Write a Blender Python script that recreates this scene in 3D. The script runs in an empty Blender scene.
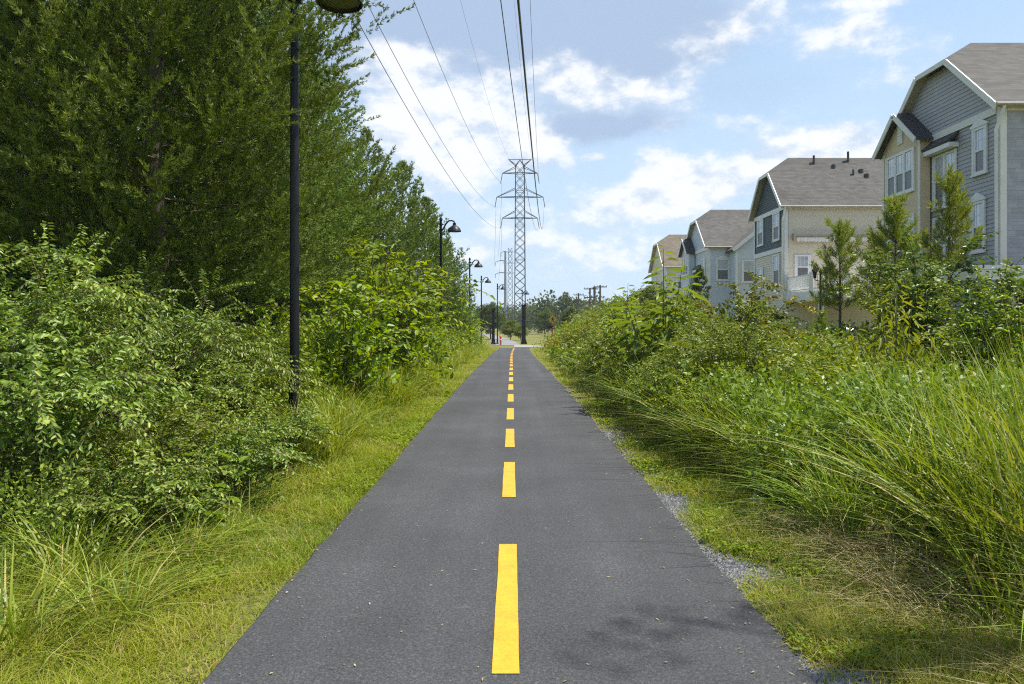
import bpy, bmesh, math, random
import numpy as np
from mathutils import Vector, Matrix

random.seed(7)
R = math.radians
SC = bpy.context.scene
COL = SC.collection
CAM_H = 1.65
F = 757.0           # focal length in pixels of a 1024 wide frame
HZ = 326.0

def at(px, py, D):
    """point seen at a pixel of the photograph at the distance D along the path"""
    return ((px - 512.0) / F * D, D, CAM_H + (HZ - py) / F * D)

def sstep(a, b, x):
    t = np.clip((x - a) / (b - a), 0, 1)
    return t * t * (3 - 2 * t)

def gz(x, y):
    """height of the ground"""
    x = np.asarray(x, float); y = np.asarray(y, float)
    z = -0.30 * sstep(15, 70, y) - 0.5 * sstep(80, 220, y)
    z = z + 0.45 * sstep(6.5, 11, x) * sstep(-40, -5, y)
    z = z + 0.15 * sstep(2.6, 6, -x)
    return z

def g(x, y):
    return float(gz(x, y))

# ------------------------------------------------------------------ materials
def newmat(name):
    m = bpy.data.materials.new(name); m.use_nodes = True
    nt = m.node_tree; nt.nodes.clear()
    return m, nt, nt.nodes, nt.links

def node(nt, kind, **kw):
    n = nt.nodes.new(kind)
    for k, v in kw.items():
        if k.startswith('_'):
            setattr(n, k[1:], v)
        else:
            n.inputs[k.replace('__', ' ')].default_value = v
    return n

def ramp(nt, stops, interp='LINEAR'):
    r = nt.nodes.new('ShaderNodeValToRGB'); cr = r.color_ramp; cr.interpolation = interp
    while len(cr.elements) < len(stops): cr.elements.new(0.5)
    for e, (p, c) in zip(cr.elements, stops):
        e.position = p; e.color = (c[0], c[1], c[2], 1)
    return r

def mth(nt, op, a, b=None, clamp=False):
    n = nt.nodes.new('ShaderNodeMath'); n.operation = op; n.use_clamp = clamp
    for i, v in enumerate((a, b)):
        if v is None: continue
        if isinstance(v, (int, float)): n.inputs[i].default_value = v
        else: nt.links.new(v, n.inputs[i])
    return n.outputs[0]

def leafmat(name, cols, trans=0.3, rough=0.45, spec=0.4):
    """leaves: colour varies from leaf to leaf (attribute tint) and lets some light through"""
    m, nt, N, L = newmat(name)
    a = node(nt, 'ShaderNodeAttribute', _attribute_name='tint')
    rp = ramp(nt, [(i / (len(cols) - 1), c) for i, c in enumerate(cols)])
    L.new(a.outputs['Fac'], rp.inputs[0])
    oi = node(nt, 'ShaderNodeObjectInfo')
    hsv = node(nt, 'ShaderNodeHueSaturation')
    L.new(rp.outputs[0], hsv.inputs['Color'])
    L.new(mth(nt, 'ADD', mth(nt, 'MULTIPLY', oi.outputs['Random'], 0.3), 0.85), hsv.inputs['Value'])
    L.new(mth(nt, 'ADD', mth(nt, 'MULTIPLY', oi.outputs['Random'], 0.024), 0.488), hsv.inputs['Hue'])
    p = node(nt, 'ShaderNodeBsdfPrincipled', Roughness=rough)
    p.inputs['Specular IOR Level'].default_value = spec
    L.new(hsv.outputs[0], p.inputs['Base Color'])
    t = node(nt, 'ShaderNodeBsdfTranslucent')
    hs2 = node(nt, 'ShaderNodeHueSaturation', Hue=0.485, Saturation=1.1, Value=1.25)
    L.new(hsv.outputs[0], hs2.inputs['Color']); L.new(hs2.outputs[0], t.inputs['Color'])
    mx = node(nt, 'ShaderNodeMixShader', Fac=trans)
    L.new(p.outputs[0], mx.inputs[1]); L.new(t.outputs[0], mx.inputs[2])
    o = node(nt, 'ShaderNodeOutputMaterial'); L.new(mx.outputs[0], o.inputs[0])
    return m

def plainmat(name, c1, c2=None, scale=8.0, rough=0.6, metal=0.0, bump=0.0, spec=0.5, detail=6):
    m, nt, N, L = newmat(name)
    p = node(nt, 'ShaderNodeBsdfPrincipled', Roughness=rough, Metallic=metal)
    p.inputs['Specular IOR Level'].default_value = spec
    c2 = c2 or tuple(x * 0.82 for x in c1)
    tc = node(nt, 'ShaderNodeTexCoord')
    nz = node(nt, 'ShaderNodeTexNoise', Scale=scale, Detail=detail, Roughness=0.6)
    L.new(tc.outputs['Object'], nz.inputs['Vector'])
    rp = ramp(nt, [(0.32, c2), (0.68, c1)])
    L.new(nz.outputs['Fac'], rp.inputs[0]); L.new(rp.outputs[0], p.inputs['Base Color'])
    if bump:
        b = node(nt, 'ShaderNodeBump', Strength=bump, Distance=0.02)
        L.new(nz.outputs['Fac'], b.inputs['Height']); L.new(b.outputs[0], p.inputs['Normal'])
    o = node(nt, 'ShaderNodeOutputMaterial'); L.new(p.outputs[0], o.inputs[0])
    return m

def sidingmat(name, c, pitch=0.14, shake=False):
    """horizontal lap siding (or shingle shakes): each board slopes out to a lip that shades the one below"""
    m, nt, N, L = newmat(name)
    geo = node(nt, 'ShaderNodeNewGeometry')
    sp = node(nt, 'ShaderNodeSeparateXYZ'); L.new(geo.outputs['Position'], sp.inputs[0])
    zz = mth(nt, 'DIVIDE', sp.outputs['Z'], pitch)
    fr = mth(nt, 'FRACT', zz)
    row = mth(nt, 'FLOOR', zz)
    h = mth(nt, 'SUBTRACT', 1.0, fr)
    wn = node(nt, 'ShaderNodeTexWhiteNoise', _noise_dimensions='2D')
    al = mth(nt, 'ADD', sp.outputs['X'], sp.outputs['Y'])
    width = 0.28 if shake else 3.3
    sh = mth(nt, 'MULTIPLY', row, 0.37 * width if shake else 1.13)
    xx = mth(nt, 'DIVIDE', mth(nt, 'ADD', al, sh), width)
    cell = mth(nt, 'FLOOR', xx)
    cb = node(nt, 'ShaderNodeCombineXYZ'); L.new(cell, cb.inputs[0]); L.new(row, cb.inputs[1])
    L.new(cb.outputs[0], wn.inputs['Vector'])
    var = mth(nt, 'ADD', mth(nt, 'MULTIPLY', wn.outputs['Value'], 0.22 if shake else 0.07), 0.88 if shake else 0.96)
    nz = node(nt, 'ShaderNodeTexNoise', Scale=0.9, Detail=5)
    L.new(geo.outputs['Position'], nz.inputs['Vector'])
    var = mth(nt, 'MULTIPLY', var, mth(nt, 'ADD', mth(nt, 'MULTIPLY', nz.outputs['Fac'], 0.22), 0.89))
    if shake:
        fx = mth(nt, 'FRACT', xx)
        gap = mth(nt, 'GREATER_THAN', fx, 0.05)
        h = mth(nt, 'MULTIPLY', h, gap)
    mixc = node(nt, 'ShaderNodeMix', _data_type='RGBA', _blend_type='MULTIPLY')
    mixc.inputs['Factor'].default_value = 1
    mixc.inputs[6].default_value = (*c, 1)
    cc = node(nt, 'ShaderNodeCombineColor')
    for i in range(3): L.new(var, cc.inputs[i])
    L.new(cc.outputs[0], mixc.inputs[7])
    p = node(nt, 'ShaderNodeBsdfPrincipled', Roughness=0.6)
    L.new(mixc.outputs[2], p.inputs['Base Color'])
    b = node(nt, 'ShaderNodeBump', Strength=0.6 if shake else 0.15, Distance=0.03)
    L.new(h, b.inputs['Height']); L.new(b.outputs[0], p.inputs['Normal'])
    o = node(nt, 'ShaderNodeOutputMaterial'); L.new(p.outputs[0], o.inputs[0])
    return m

def shinglemat(name, c):
    m, nt, N, L = newmat(name)
    geo = node(nt, 'ShaderNodeNewGeometry')
    sp = node(nt, 'ShaderNodeSeparateXYZ'); L.new(geo.outputs['Position'], sp.inputs[0])
    zz = mth(nt, 'DIVIDE', sp.outputs['Z'], 0.10)
    row = mth(nt, 'FLOOR', zz); fr = mth(nt, 'FRACT', zz)
    xx = mth(nt, 'DIVIDE', mth(nt, 'ADD', mth(nt, 'ADD', sp.outputs['X'], mth(nt, 'MULTIPLY', sp.outputs['Y'], 0.37)), mth(nt, 'MULTIPLY', row, 0.117)), 0.3)
    cb = node(nt, 'ShaderNodeCombineXYZ'); L.new(mth(nt, 'FLOOR', xx), cb.inputs[0]); L.new(row, cb.inputs[1])
    wn = node(nt, 'ShaderNodeTexWhiteNoise', _noise_dimensions='2D'); L.new(cb.outputs[0], wn.inputs['Vector'])
    nz = node(nt, 'ShaderNodeTexNoise', Scale=0.7, Detail=6); L.new(geo.outputs['Position'], nz.inputs['Vector'])
    v = mth(nt, 'ADD', mth(nt, 'MULTIPLY', wn.outputs['Value'], 0.5), mth(nt, 'MULTIPLY', nz.outputs['Fac'], 0.8))
    rp = ramp(nt, [(0.2, tuple(x * 0.7 for x in c)), (1.0, tuple(x * 1.25 for x in c))]); L.new(v, rp.inputs[0])
    p = node(nt, 'ShaderNodeBsdfPrincipled', Roughness=0.9)
    p.inputs['Specular IOR Level'].default_value = 0.2
    L.new(rp.outputs[0], p.inputs['Base Color'])
    b = node(nt, 'ShaderNodeBump', Strength=0.7, Distance=0.02); L.new(mth(nt, 'SUBTRACT', 1.0, fr), b.inputs['Height'])
    L.new(b.outputs[0], p.inputs['Normal'])
    o = node(nt, 'ShaderNodeOutputMaterial'); L.new(p.outputs[0], o.inputs[0])
    return m

def asphaltmat():
    m, nt, N, L = newmat('asphalt')
    geo = node(nt, 'ShaderNodeNewGeometry')
    pos = geo.outputs['Position']
    fine = node(nt, 'ShaderNodeTexVoronoi', Scale=105.0); L.new(pos, fine.inputs['Vector'])
    n2 = node(nt, 'ShaderNodeTexNoise', Scale=60.0, Detail=4, Roughness=0.7); L.new(pos, n2.inputs['Vector'])
    n3 = node(nt, 'ShaderNodeTexNoise', Scale=0.55, Detail=5, Roughness=0.6); L.new(pos, n3.inputs['Vector'])
    # faint roller lanes along the path
    mp = node(nt, 'ShaderNodeMapping'); mp.inputs['Scale'].default_value = (2.4, 0.05, 1); L.new(pos, mp.inputs['Vector'])
    n4 = node(nt, 'ShaderNodeTexNoise', Scale=1.0, Detail=3); L.new(mp.outputs[0], n4.inputs['Vector'])
    v = mth(nt, 'ADD', mth(nt, 'MULTIPLY', n2.outputs['Fac'], 1.1), mth(nt, 'MULTIPLY', n3.outputs['Fac'], 0.42))
    v = mth(nt, 'ADD', v, mth(nt, 'MULTIPLY', n4.outputs['Fac'], 0.26))
    v = mth(nt, 'ADD', v, mth(nt, 'MULTIPLY', fine.outputs['Distance'], 0.25))
    rp = ramp(nt, [(0.62, (0.014, 0.0145, 0.016)), (0.98, (0.060, 0.061, 0.065)), (1.32, (0.17, 0.171, 0.175))]); L.new(mth(nt, 'MULTIPLY', v, 1.0), rp.inputs[0])
    rp.color_ramp.elements[2].position = 1.0
    rp.color_ramp.elements[0].position = 0.45; rp.color_ramp.elements[1].position = 0.74
    mr = node(nt, 'ShaderNodeMapRange'); mr.inputs[1].default_value = 0.0; mr.inputs[2].default_value = 1.5
    L.new(v, mr.inputs[0]); L.new(mr.outputs[0], rp.inputs[0])
    # pale scuffs, few and small
    sc = node(nt, 'ShaderNodeMapping'); sc.inputs['Scale'].default_value = (3.2, 9.0, 1); L.new(pos, sc.inputs['Vector'])
    n5 = node(nt, 'ShaderNodeTexNoise', Scale=0.8, Detail=4, Roughness=0.75); L.new(sc.outputs[0], n5.inputs['Vector'])
    sr = ramp(nt, [(0.66, (0, 0, 0)), (0.80, (0.5, 0.5, 0.5))]); L.new(n5.outputs['Fac'], sr.inputs[0])
    mx = node(nt, 'ShaderNodeMix', _data_type='RGBA'); L.new(sr.outputs[0], mx.inputs['Factor'])
    L.new(rp.outputs[0], mx.inputs[6]); mx.inputs[7].default_value = (0.17, 0.165, 0.155, 1)
    p = node(nt, 'ShaderNodeBsdfPrincipled', Roughness=0.82)
    p.inputs['Specular IOR Level'].default_value = 0.35
    L.new(mx.outputs[2], p.inputs['Base Color'])
    b = node(nt, 'ShaderNodeBump', Strength=0.55, Distance=0.006); L.new(mth(nt, 'ADD', fine.outputs['Distance'], n2.outputs['Fac']), b.inputs['Height'])
    L.new(b.outputs[0], p.inputs['Normal'])
    o = node(nt, 'ShaderNodeOutputMaterial'); L.new(p.outputs[0], o.inputs[0])
    return m

def paintmat():
    m, nt, N, L = newmat('road_paint')
    geo = node(nt, 'ShaderNodeNewGeometry'); pos = geo.outputs['Position']
    n1 = node(nt, 'ShaderNodeTexNoise', Scale=75.0, Detail=5, Roughness=0.75); L.new(pos, n1.inputs['Vector'])
    n2 = node(nt, 'ShaderNodeTexNoise', Scale=6.0, Detail=5, Roughness=0.7); L.new(pos, n2.inputs['Vector'])
    v = mth(nt, 'ADD', mth(nt, 'MULTIPLY', n1.outputs['Fac'], 0.6), mth(nt, 'MULTIPLY', n2.outputs['Fac'], 0.4))
    rp = ramp(nt, [(0.345, (0.13, 0.10, 0.03)), (0.42, (0.52, 0.27, 0.012)), (0.62, (0.65, 0.372, 0.016))]); L.new(v, rp.inputs[0])
    p = node(nt, 'ShaderNodeBsdfPrincipled', Roughness=0.6); L.new(rp.outputs[0], p.inputs['Base Color'])
    b = node(nt, 'ShaderNodeBump', Strength=0.4, Distance=0.004); L.new(n1.outputs['Fac'], b.inputs['Height']); L.new(b.outputs[0], p.inputs['Normal'])
    o = node(nt, 'ShaderNodeOutputMaterial'); L.new(p.outputs[0], o.inputs[0])
    return m

def groundmat():
    m, nt, N, L = newmat('ground_soil')
    geo = node(nt, 'ShaderNodeNewGeometry'); pos = geo.outputs['Position']
    n1 = node(nt, 'ShaderNodeTexNoise', Scale=0.8, Detail=8, Roughness=0.65); L.new(pos, n1.inputs['Vector'])
    n2 = node(nt, 'ShaderNodeTexNoise', Scale=22.0, Detail=6, Roughness=0.7); L.new(pos, n2.inputs['Vector'])
    v = mth(nt, 'ADD', mth(nt, 'MULTIPLY', n1.outputs['Fac'], 0.55), mth(nt, 'MULTIPLY', n2.outputs['Fac'], 0.45))
    rp = ramp(nt, [(0.3, (0.075, 0.09, 0.02)), (0.45, (0.13, 0.15, 0.03)), (0.6, (0.20, 0.17, 0.075)), (0.72, (0.27, 0.2, 0.12))])
    L.new(v, rp.inputs[0])
    p = node(nt, 'ShaderNodeBsdfPrincipled', Roughness=0.95); p.inputs['Specular IOR Level'].default_value = 0.1
    L.new(rp.outputs[0], p.inputs['Base Color'])
    b = node(nt, 'ShaderNodeBump', Strength=0.8, Distance=0.04); L.new(n2.outputs['Fac'], b.inputs['Height']); L.new(b.outputs[0], p.inputs['Normal'])
    o = node(nt, 'ShaderNodeOutputMaterial'); L.new(p.outputs[0], o.inputs[0])
    return m

M = {}
M['asphalt'] = asphaltmat()
M['paint'] = paintmat()
M['ground'] = groundmat()
M['concrete'] = plainmat('pale_concrete', (0.30, 0.285, 0.255), (0.22, 0.21, 0.19), 3.0, 0.85)
M['old_asphalt'] = plainmat('old_asphalt', (0.22, 0.22, 0.22), (0.16, 0.16, 0.16), 4.0, 0.85)
M['stone'] = plainmat('gravel_stone', (0.36, 0.35, 0.34), (0.17, 0.17, 0.18), 25.0, 0.85)
M['black'] = plainmat('black_powder_coat', (0.010, 0.010, 0.012), (0.007, 0.007, 0.008), 5.0, 0.45, spec=0.3)
M['lens'] = plainmat('lamp_inside', (0.12, 0.11, 0.05), (0.07, 0.07, 0.03), 9.0, 0.35)
M['steel'] = plainmat('weathered_steel', (0.12, 0.125, 0.12), (0.075, 0.08, 0.075), 0.8, 0.6, 0.3)
M['galv'] = plainmat('galvanised_steel', (0.30, 0.32, 0.34), (0.22, 0.24, 0.26), 0.4, 0.5, 0.3)
M['insulator'] = plainmat('insulator', (0.16, 0.15, 0.14), None, 3, 0.3)
M['wire'] = plainmat('wire', (0.06, 0.06, 0.06), None, 1, 0.5)
M['wood'] = plainmat('weathered_pole_wood', (0.13, 0.11, 0.09), (0.07, 0.06, 0.05), 3, 0.9)
M['bark'] = plainmat('grey_bark', (0.14, 0.105, 0.075), (0.07, 0.05, 0.04), 14, 0.95, bump=0.6)
M['twig'] = plainmat('brown_twig', (0.15, 0.10, 0.06), (0.08, 0.055, 0.03), 20, 0.85)
M['green_twig'] = plainmat('green_twig', (0.13, 0.16, 0.04), (0.10, 0.10, 0.03), 20, 0.7)
M['white'] = plainmat('white_trim_paint', (0.78, 0.77, 0.74), (0.70, 0.69, 0.66), 1.5, 0.5)
M['cream'] = plainmat('cream_trim_paint', (0.75, 0.72, 0.64), (0.68, 0.65, 0.57), 1.5, 0.55)
M['soffit'] = plainmat('tan_soffit', (0.40, 0.35, 0.26), (0.36, 0.31, 0.22), 2, 0.7)
M['tan_gutter'] = plainmat('tan_gutter_paint', (0.42, 0.39, 0.33), (0.36, 0.33, 0.28), 2, 0.6)
M['dark_band'] = plainmat('dark_hood', (0.05, 0.05, 0.052), None, 2, 0.6)
M['tanpost'] = plainmat('tan_post', (0.46, 0.38, 0.27), (0.40, 0.33, 0.23), 3, 0.7)
M['brownwall'] = plainmat('brown_patio_wall', (0.10, 0.07, 0.045), (0.07, 0.05, 0.03), 2, 0.8)
M['orange'] = plainmat('orange_post', (0.75, 0.13, 0.03), (0.6, 0.10, 0.03), 4, 0.5)
M['red'] = plainmat('red_flower', (0.65, 0.05, 0.02), (0.5, 0.03, 0.02), 10, 0.6)
M['yellow'] = plainmat('yellow_sign_face', (0.80, 0.40, 0.02), (0.72, 0.34, 0.02), 2, 0.45)
M['signblack'] = plainmat('sign_black', (0.015, 0.015, 0.015), None, 2, 0.5)
M['signback'] = plainmat('sign_back_metal', (0.55, 0.57, 0.60), (0.45, 0.47, 0.5), 2, 0.4, 0.4)
M['grey_vinyl'] = plainmat('grill_cover_vinyl', (0.02, 0.02, 0.022), (0.012, 0.012, 0.013), 6, 0.45, bump=0.3)
M['silver'] = plainmat('brushed_steel', (0.5, 0.5, 0.5), None, 8, 0.35, 0.7)
M['litter'] = plainmat('white_scrap', (0.7, 0.7, 0.68), None, 9, 0.7)
M['grey_siding'] = sidingmat('grey_lap_siding', (0.40, 0.39, 0.385))
M['grey_shake'] = sidingmat('grey_shingle_siding', (0.36, 0.355, 0.355), 0.18, True)
M['beige_siding'] = sidingmat('beige_lap_siding', (0.64, 0.50, 0.30))
M['tan_siding'] = sidingmat('tan_lap_siding', (0.68, 0.60, 0.47))
M['green_siding'] = sidingmat('dark_green_lap_siding', (0.050, 0.075, 0.080))
M['blue_siding'] = sidingmat('pale_blue_lap_siding', (0.54, 0.585, 0.635))
M['shingle'] = shinglemat('brown_grey_shingle', (0.100, 0.096, 0.089))
M['shingle2'] = shinglemat('tan_shingle', (0.155, 0.13, 0.10))

def glassmat(name, col, rough):
    m, nt, N, L = newmat(name)
    p = node(nt, 'ShaderNodeBsdfPrincipled', Roughness=rough)
    p.inputs['Specular IOR Level'].default_value = 1.0
    p.inputs['IOR'].default_value = 1.9
    geo = node(nt, 'ShaderNodeNewGeometry')
    nz = node(nt, 'ShaderNodeTexNoise', Scale=0.9, Detail=2); L.new(geo.outputs['Position'], nz.inputs['Vector'])
    rp = ramp(nt, [(0.3, tuple(x * 0.6 for x in col)), (0.7, col)]); L.new(nz.outputs['Fac'], rp.inputs[0])
    L.new(rp.outputs[0], p.inputs['Base Color'])
    b = node(nt, 'ShaderNodeBump', Strength=0.08, Distance=0.02); L.new(nz.outputs['Fac'], b.inputs['Height']); L.new(b.outputs[0], p.inputs['Normal'])
    o = node(nt, 'ShaderNodeOutputMaterial'); L.new(p.outputs[0], o.inputs[0])
    return m
M['glass'] = glassmat('window_glass_painted_sky', (0.50, 0.55, 0.62), 0.05)  # upper panes: reflected sky is painted in as a pale blue base colour
M['screen'] = glassmat('dark_insect_screen', (0.014, 0.016, 0.02), 0.5)

# leaves; base colours of the plants themselves
M['cedar'] = leafmat('cedar_foliage', [(0.057, 0.100, 0.016), (0.109, 0.176, 0.022), (0.195, 0.274, 0.042), (0.227, 0.252, 0.082)], 0.20, 0.6, 0.2)
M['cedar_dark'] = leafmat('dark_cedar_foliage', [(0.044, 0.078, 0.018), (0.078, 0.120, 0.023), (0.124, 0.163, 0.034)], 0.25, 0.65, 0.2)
M['lime'] = leafmat('lime_leaf', [(0.13, 0.22, 0.018), (0.21, 0.32, 0.026), (0.34, 0.42, 0.04)], 0.45, 0.42, 0.35)
M['bush'] = leafmat('shrub_leaf', [(0.058, 0.105, 0.013), (0.122, 0.190, 0.024), (0.215, 0.285, 0.042), (0.34, 0.37, 0.058)], 0.27, 0.42, 0.35)
M['bush_olive'] = leafmat('olive_shrub_leaf', [(0.081, 0.135, 0.013), (0.157, 0.221, 0.022), (0.275, 0.308, 0.038)], 0.28, 0.45, 0.3)
M['vine'] = leafmat('vine_leaf', [(0.065, 0.115, 0.014), (0.125, 0.18, 0.020), (0.24, 0.25, 0.030), (0.27, 0.12, 0.04)], 0.34, 0.45, 0.3)
M['dark_leaf'] = leafmat('dark_glossy_leaf', [(0.054, 0.102, 0.017), (0.096, 0.156, 0.022), (0.180, 0.228, 0.034)], 0.32, 0.40, 0.35)
M['bigleaf'] = leafmat('broad_leaf', [(0.09, 0.16, 0.020), (0.14, 0.225, 0.028), (0.21, 0.29, 0.035)], 0.40, 0.42, 0.3)
M['droopleaf'] = leafmat('yellow_green_leaf', [(0.11, 0.17, 0.018), (0.18, 0.24, 0.025), (0.27, 0.29, 0.035)], 0.42, 0.45, 0.3)
M['pine'] = leafmat('pine_needles', [(0.130, 0.189, 0.023), (0.221, 0.280, 0.029), (0.351, 0.364, 0.052)], 0.30, 0.6, 0.25)
M['turf'] = leafmat('turf_blades', [(0.10, 0.17, 0.014), (0.19, 0.25, 0.018), (0.29, 0.31, 0.030), (0.40, 0.33, 0.12)], 0.38, 0.6, 0.15)
M['tallgrass'] = leafmat('tall_grass_blades', [(0.108, 0.187, 0.023), (0.187, 0.278, 0.029), (0.307, 0.375, 0.045), (0.476, 0.420, 0.148)], 0.30, 0.48, 0.35)
M['straw'] = leafmat('dry_straw_blades', [(0.310, 0.265, 0.115), (0.460, 0.380, 0.196), (0.644, 0.529, 0.310)], 0.3, 0.65, 0.2)
M['weed'] = leafmat('weed_leaf', [(0.116, 0.187, 0.018), (0.209, 0.275, 0.022), (0.341, 0.352, 0.035)], 0.32, 0.48, 0.28)
M['far_leaf'] = leafmat('far_tree_leaf', [(0.050, 0.085, 0.018), (0.090, 0.135, 0.022), (0.16, 0.20, 0.03)], 0.3, 0.6, 0.2)
M['far_bright'] = leafmat('bright_tree_leaf', [(0.09, 0.145, 0.018), (0.155, 0.22, 0.024), (0.25, 0.29, 0.035)], 0.38, 0.6, 0.2)
M['rust_flower'] = leafmat('orange_flower', [(0.35, 0.12, 0.01), (0.5, 0.2, 0.02)], 0.2, 0.6, 0.2)

# ------------------------------------------------------------------ object helpers
def tag(o, label=None, cat=None, group=None, kind=None):
    if label: o['label'] = label
    if cat: o['category'] = cat
    if group: o['group'] = group
    if kind: o['kind'] = kind
    return o

def empty(name, loc=(0, 0, 0), rz=0.0):
    o = bpy.data.objects.new(name, None); COL.objects.link(o)
    o.location = loc; o.rotation_euler = (0, 0, rz); o.empty_display_size = 0.2
    return o

def link(name, me, parent=None, loc=(0, 0, 0), rz=0.0, scale=1.0):
    o = bpy.data.objects.new(name, me); COL.objects.link(o)
    o.location = loc; o.rotation_euler = (0, 0, rz)
    o.scale = (scale,) * 3 if isinstance(scale, (int, float)) else scale
    if parent: o.parent = parent
    return o

def copy_tree(o, parent=None):
    c = o.copy(); COL.objects.link(c); c.parent = parent
    for ch in list(o.children): copy_tree(ch, c)
    return c

class MB:
    """collects faces of one mesh object; points are in world space, build() makes them local to the thing"""
    def __init__(self): self.v = []; self.f = []; self.m = []
    def face(self, pts, mi=0):
        k = len(self.v); self.v += [tuple(p) for p in pts]; self.f.append(tuple(range(k, k + len(pts)))); self.m.append(mi)
    def hexa(self, c, mi=0):
        k = len(self.v); self.v += [tuple(p) for p in c]
        for q in ((0, 3, 2, 1), (4, 5, 6, 7), (0, 1, 5, 4), (1, 2, 6, 5), (2, 3, 7, 6), (3, 0, 4, 7)):
            self.f.append(tuple(k + i for i in q)); self.m.append(mi)
    def box(self, x0, x1, y0, y1, z0, z1, mi=0):
        self.hexa([(x0, y0, z0), (x1, y0, z0), (x1, y1, z0), (x0, y1, z0), (x0, y0, z1), (x1, y0, z1), (x1, y1, z1), (x0, y1, z1)], mi)
    def fbox(self, fr, a0, a1, z0, z1, n0, n1, mi=0):
        """box in a wall frame: along the wall, up, outwards"""
        o, u, n = fr
        P = lambda a, z, d: (o[0] + u[0] * a + n[0] * d, o[1] + u[1] * a + n[1] * d, z)
        self.hexa([P(a0, z0, n0), P(a1, z0, n0), P(a1, z0, n1), P(a0, z0, n1), P(a0, z1, n0), P(a1, z1, n0), P(a1, z1, n1), P(a0, z1, n1)], mi)
    def beam(self, p, q, w, d=None, mi=0, up=(0, 0, 1)):
        d = d or w
        p = Vector(p); q = Vector(q); t = (q - p).normalized(); up = Vector(up)
        if abs(t.dot(up)) > 0.98: up = Vector((0, 1, 0))
        s = t.cross(up).normalized(); u = s.cross(t)
        c = []
        for e in (p, q):
            for a, b in ((-1, -1), (1, -1), (1, 1), (-1, 1)):
                c.append(e + s * (a * w / 2) + u * (b * d / 2))
        self.hexa(c, mi)
    def tube(self, pts, rad, n=6, mi=0, cap=True):
        pts = [Vector(p) for p in pts]
        if isinstance(rad, (int, float)): rad = [rad] * len(pts)
        k0 = len(self.v); prev = None
        for i, p in enumerate(pts):
            t = (pts[min(i + 1, len(pts) - 1)] - pts[max(i - 1, 0)])
            t = t.normalized() if t.length > 1e-9 else Vector((0, 0, 1))
            if prev is None:
                a = Vector((1, 0, 0)) if abs(t.x) < 0.9 else Vector((0, 1, 0))
                s = t.cross(a).normalized()
            else:
                s = (prev - t * prev.dot(t))
                s = s.normalized() if s.length > 1e-6 else t.orthogonal().normalized()
            prev = s; w = t.cross(s)
            for j in range(n):
                an = 2 * math.pi * j / n
                self.v.append(tuple(p + (s * math.cos(an) + w * math.sin(an)) * rad[i]))
        for i in range(len(pts) - 1):
            for j in range(n):
                a = k0 + i * n + j; b = k0 + i * n + (j + 1) % n
                self.f.append((a, b, b + n, a + n)); self.m.append(mi)
        if cap:
            self.f.append(tuple(k0 + j for j in range(n))[::-1]); self.m.append(mi)
            e = k0 + (len(pts) - 1) * n
            self.f.append(tuple(e + j for j in range(n))); self.m.append(mi)
    def lathe(self, c, prof, n=20, mi=0, axis='z'):
        k0 = len(self.v)
        for r, z in prof:
            for j in range(n):
                an = 2 * math.pi * j / n
                self.v.append((c[0] + r * math.cos(an), c[1] + r * math.sin(an), c[2] + z))
        for i in range(len(prof) - 1):
            for j in range(n):
                a = k0 + i * n + j; b = k0 + i * n + (j + 1) % n
                self.f.append((a, b, b + n, a + n)); self.m.append(mi)
    def disc(self, c, u, w, r, thick, n=16, mi=0, rot=0.0):
        """flat polygon plate in the plane u,w with thickness along u x w"""
        c = Vector(c); u = Vector(u); w = Vector(w); nn = u.cross(w).normalized()
        ring = [c + u * (r * math.cos(2 * math.pi * j / n + rot)) + w * (r * math.sin(2 * math.pi * j / n + rot)) for j in range(n)]
        self.prism(ring, nn * thick, mi)
    def prism(self, ring, ext, mi=0):
        ext = Vector(ext); k = len(self.v); n = len(ring)
        self.v += [tuple(Vector(p)) for p in ring] + [tuple(Vector(p) + ext) for p in ring]
        self.f.append(tuple(range(k, k + n))[::-1]); self.m.append(mi)
        self.f.append(tuple(range(k + n, k + 2 * n))); self.m.append(mi)
        for j in range(n):
            self.f.append((k + j, k + (j + 1) % n, k + n + (j + 1) % n, k + n + j)); self.m.append(mi)
    def mesh(self, name, mats, origin=(0, 0, 0), smooth=False, bevel=0.0):
        ox, oy, oz = origin
        me = bpy.data.meshes.new(name)
        me.from_pydata([(x - ox, y - oy, z - oz) for x, y, z in self.v], [], self.f)
        for m in (mats if isinstance(mats, (list, tuple)) else [mats]): me.materials.append(m)
        me.polygons.foreach_set('material_index', self.m)
        bm = bmesh.new(); bm.from_mesh(me)
        bmesh.ops.recalc_face_normals(bm, faces=bm.faces)
        if bevel:
            bmesh.ops.remove_doubles(bm, verts=bm.verts, dist=1e-5)
            bmesh.ops.bevel(bm, geom=list(bm.edges), offset=bevel, segments=2, affect='EDGES', profile=0.5)
        bm.to_mesh(me); bm.free()
        if smooth:
            me.polygons.foreach_set('use_smooth', [True] * len(me.polygons))
            me.set_sharp_from_angle(angle=R(40))
        me.update()
        return me
    def build(self, name, mats, parent=None, smooth=False, bevel=0.0):
        org = (0, 0, 0); p = parent
        while p is not None:
            org = (org[0] + p.location.x, org[1] + p.location.y, org[2] + p.location.z); p = p.parent
        return link(name, self.mesh(name, mats, org, smooth, bevel), parent)

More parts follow.
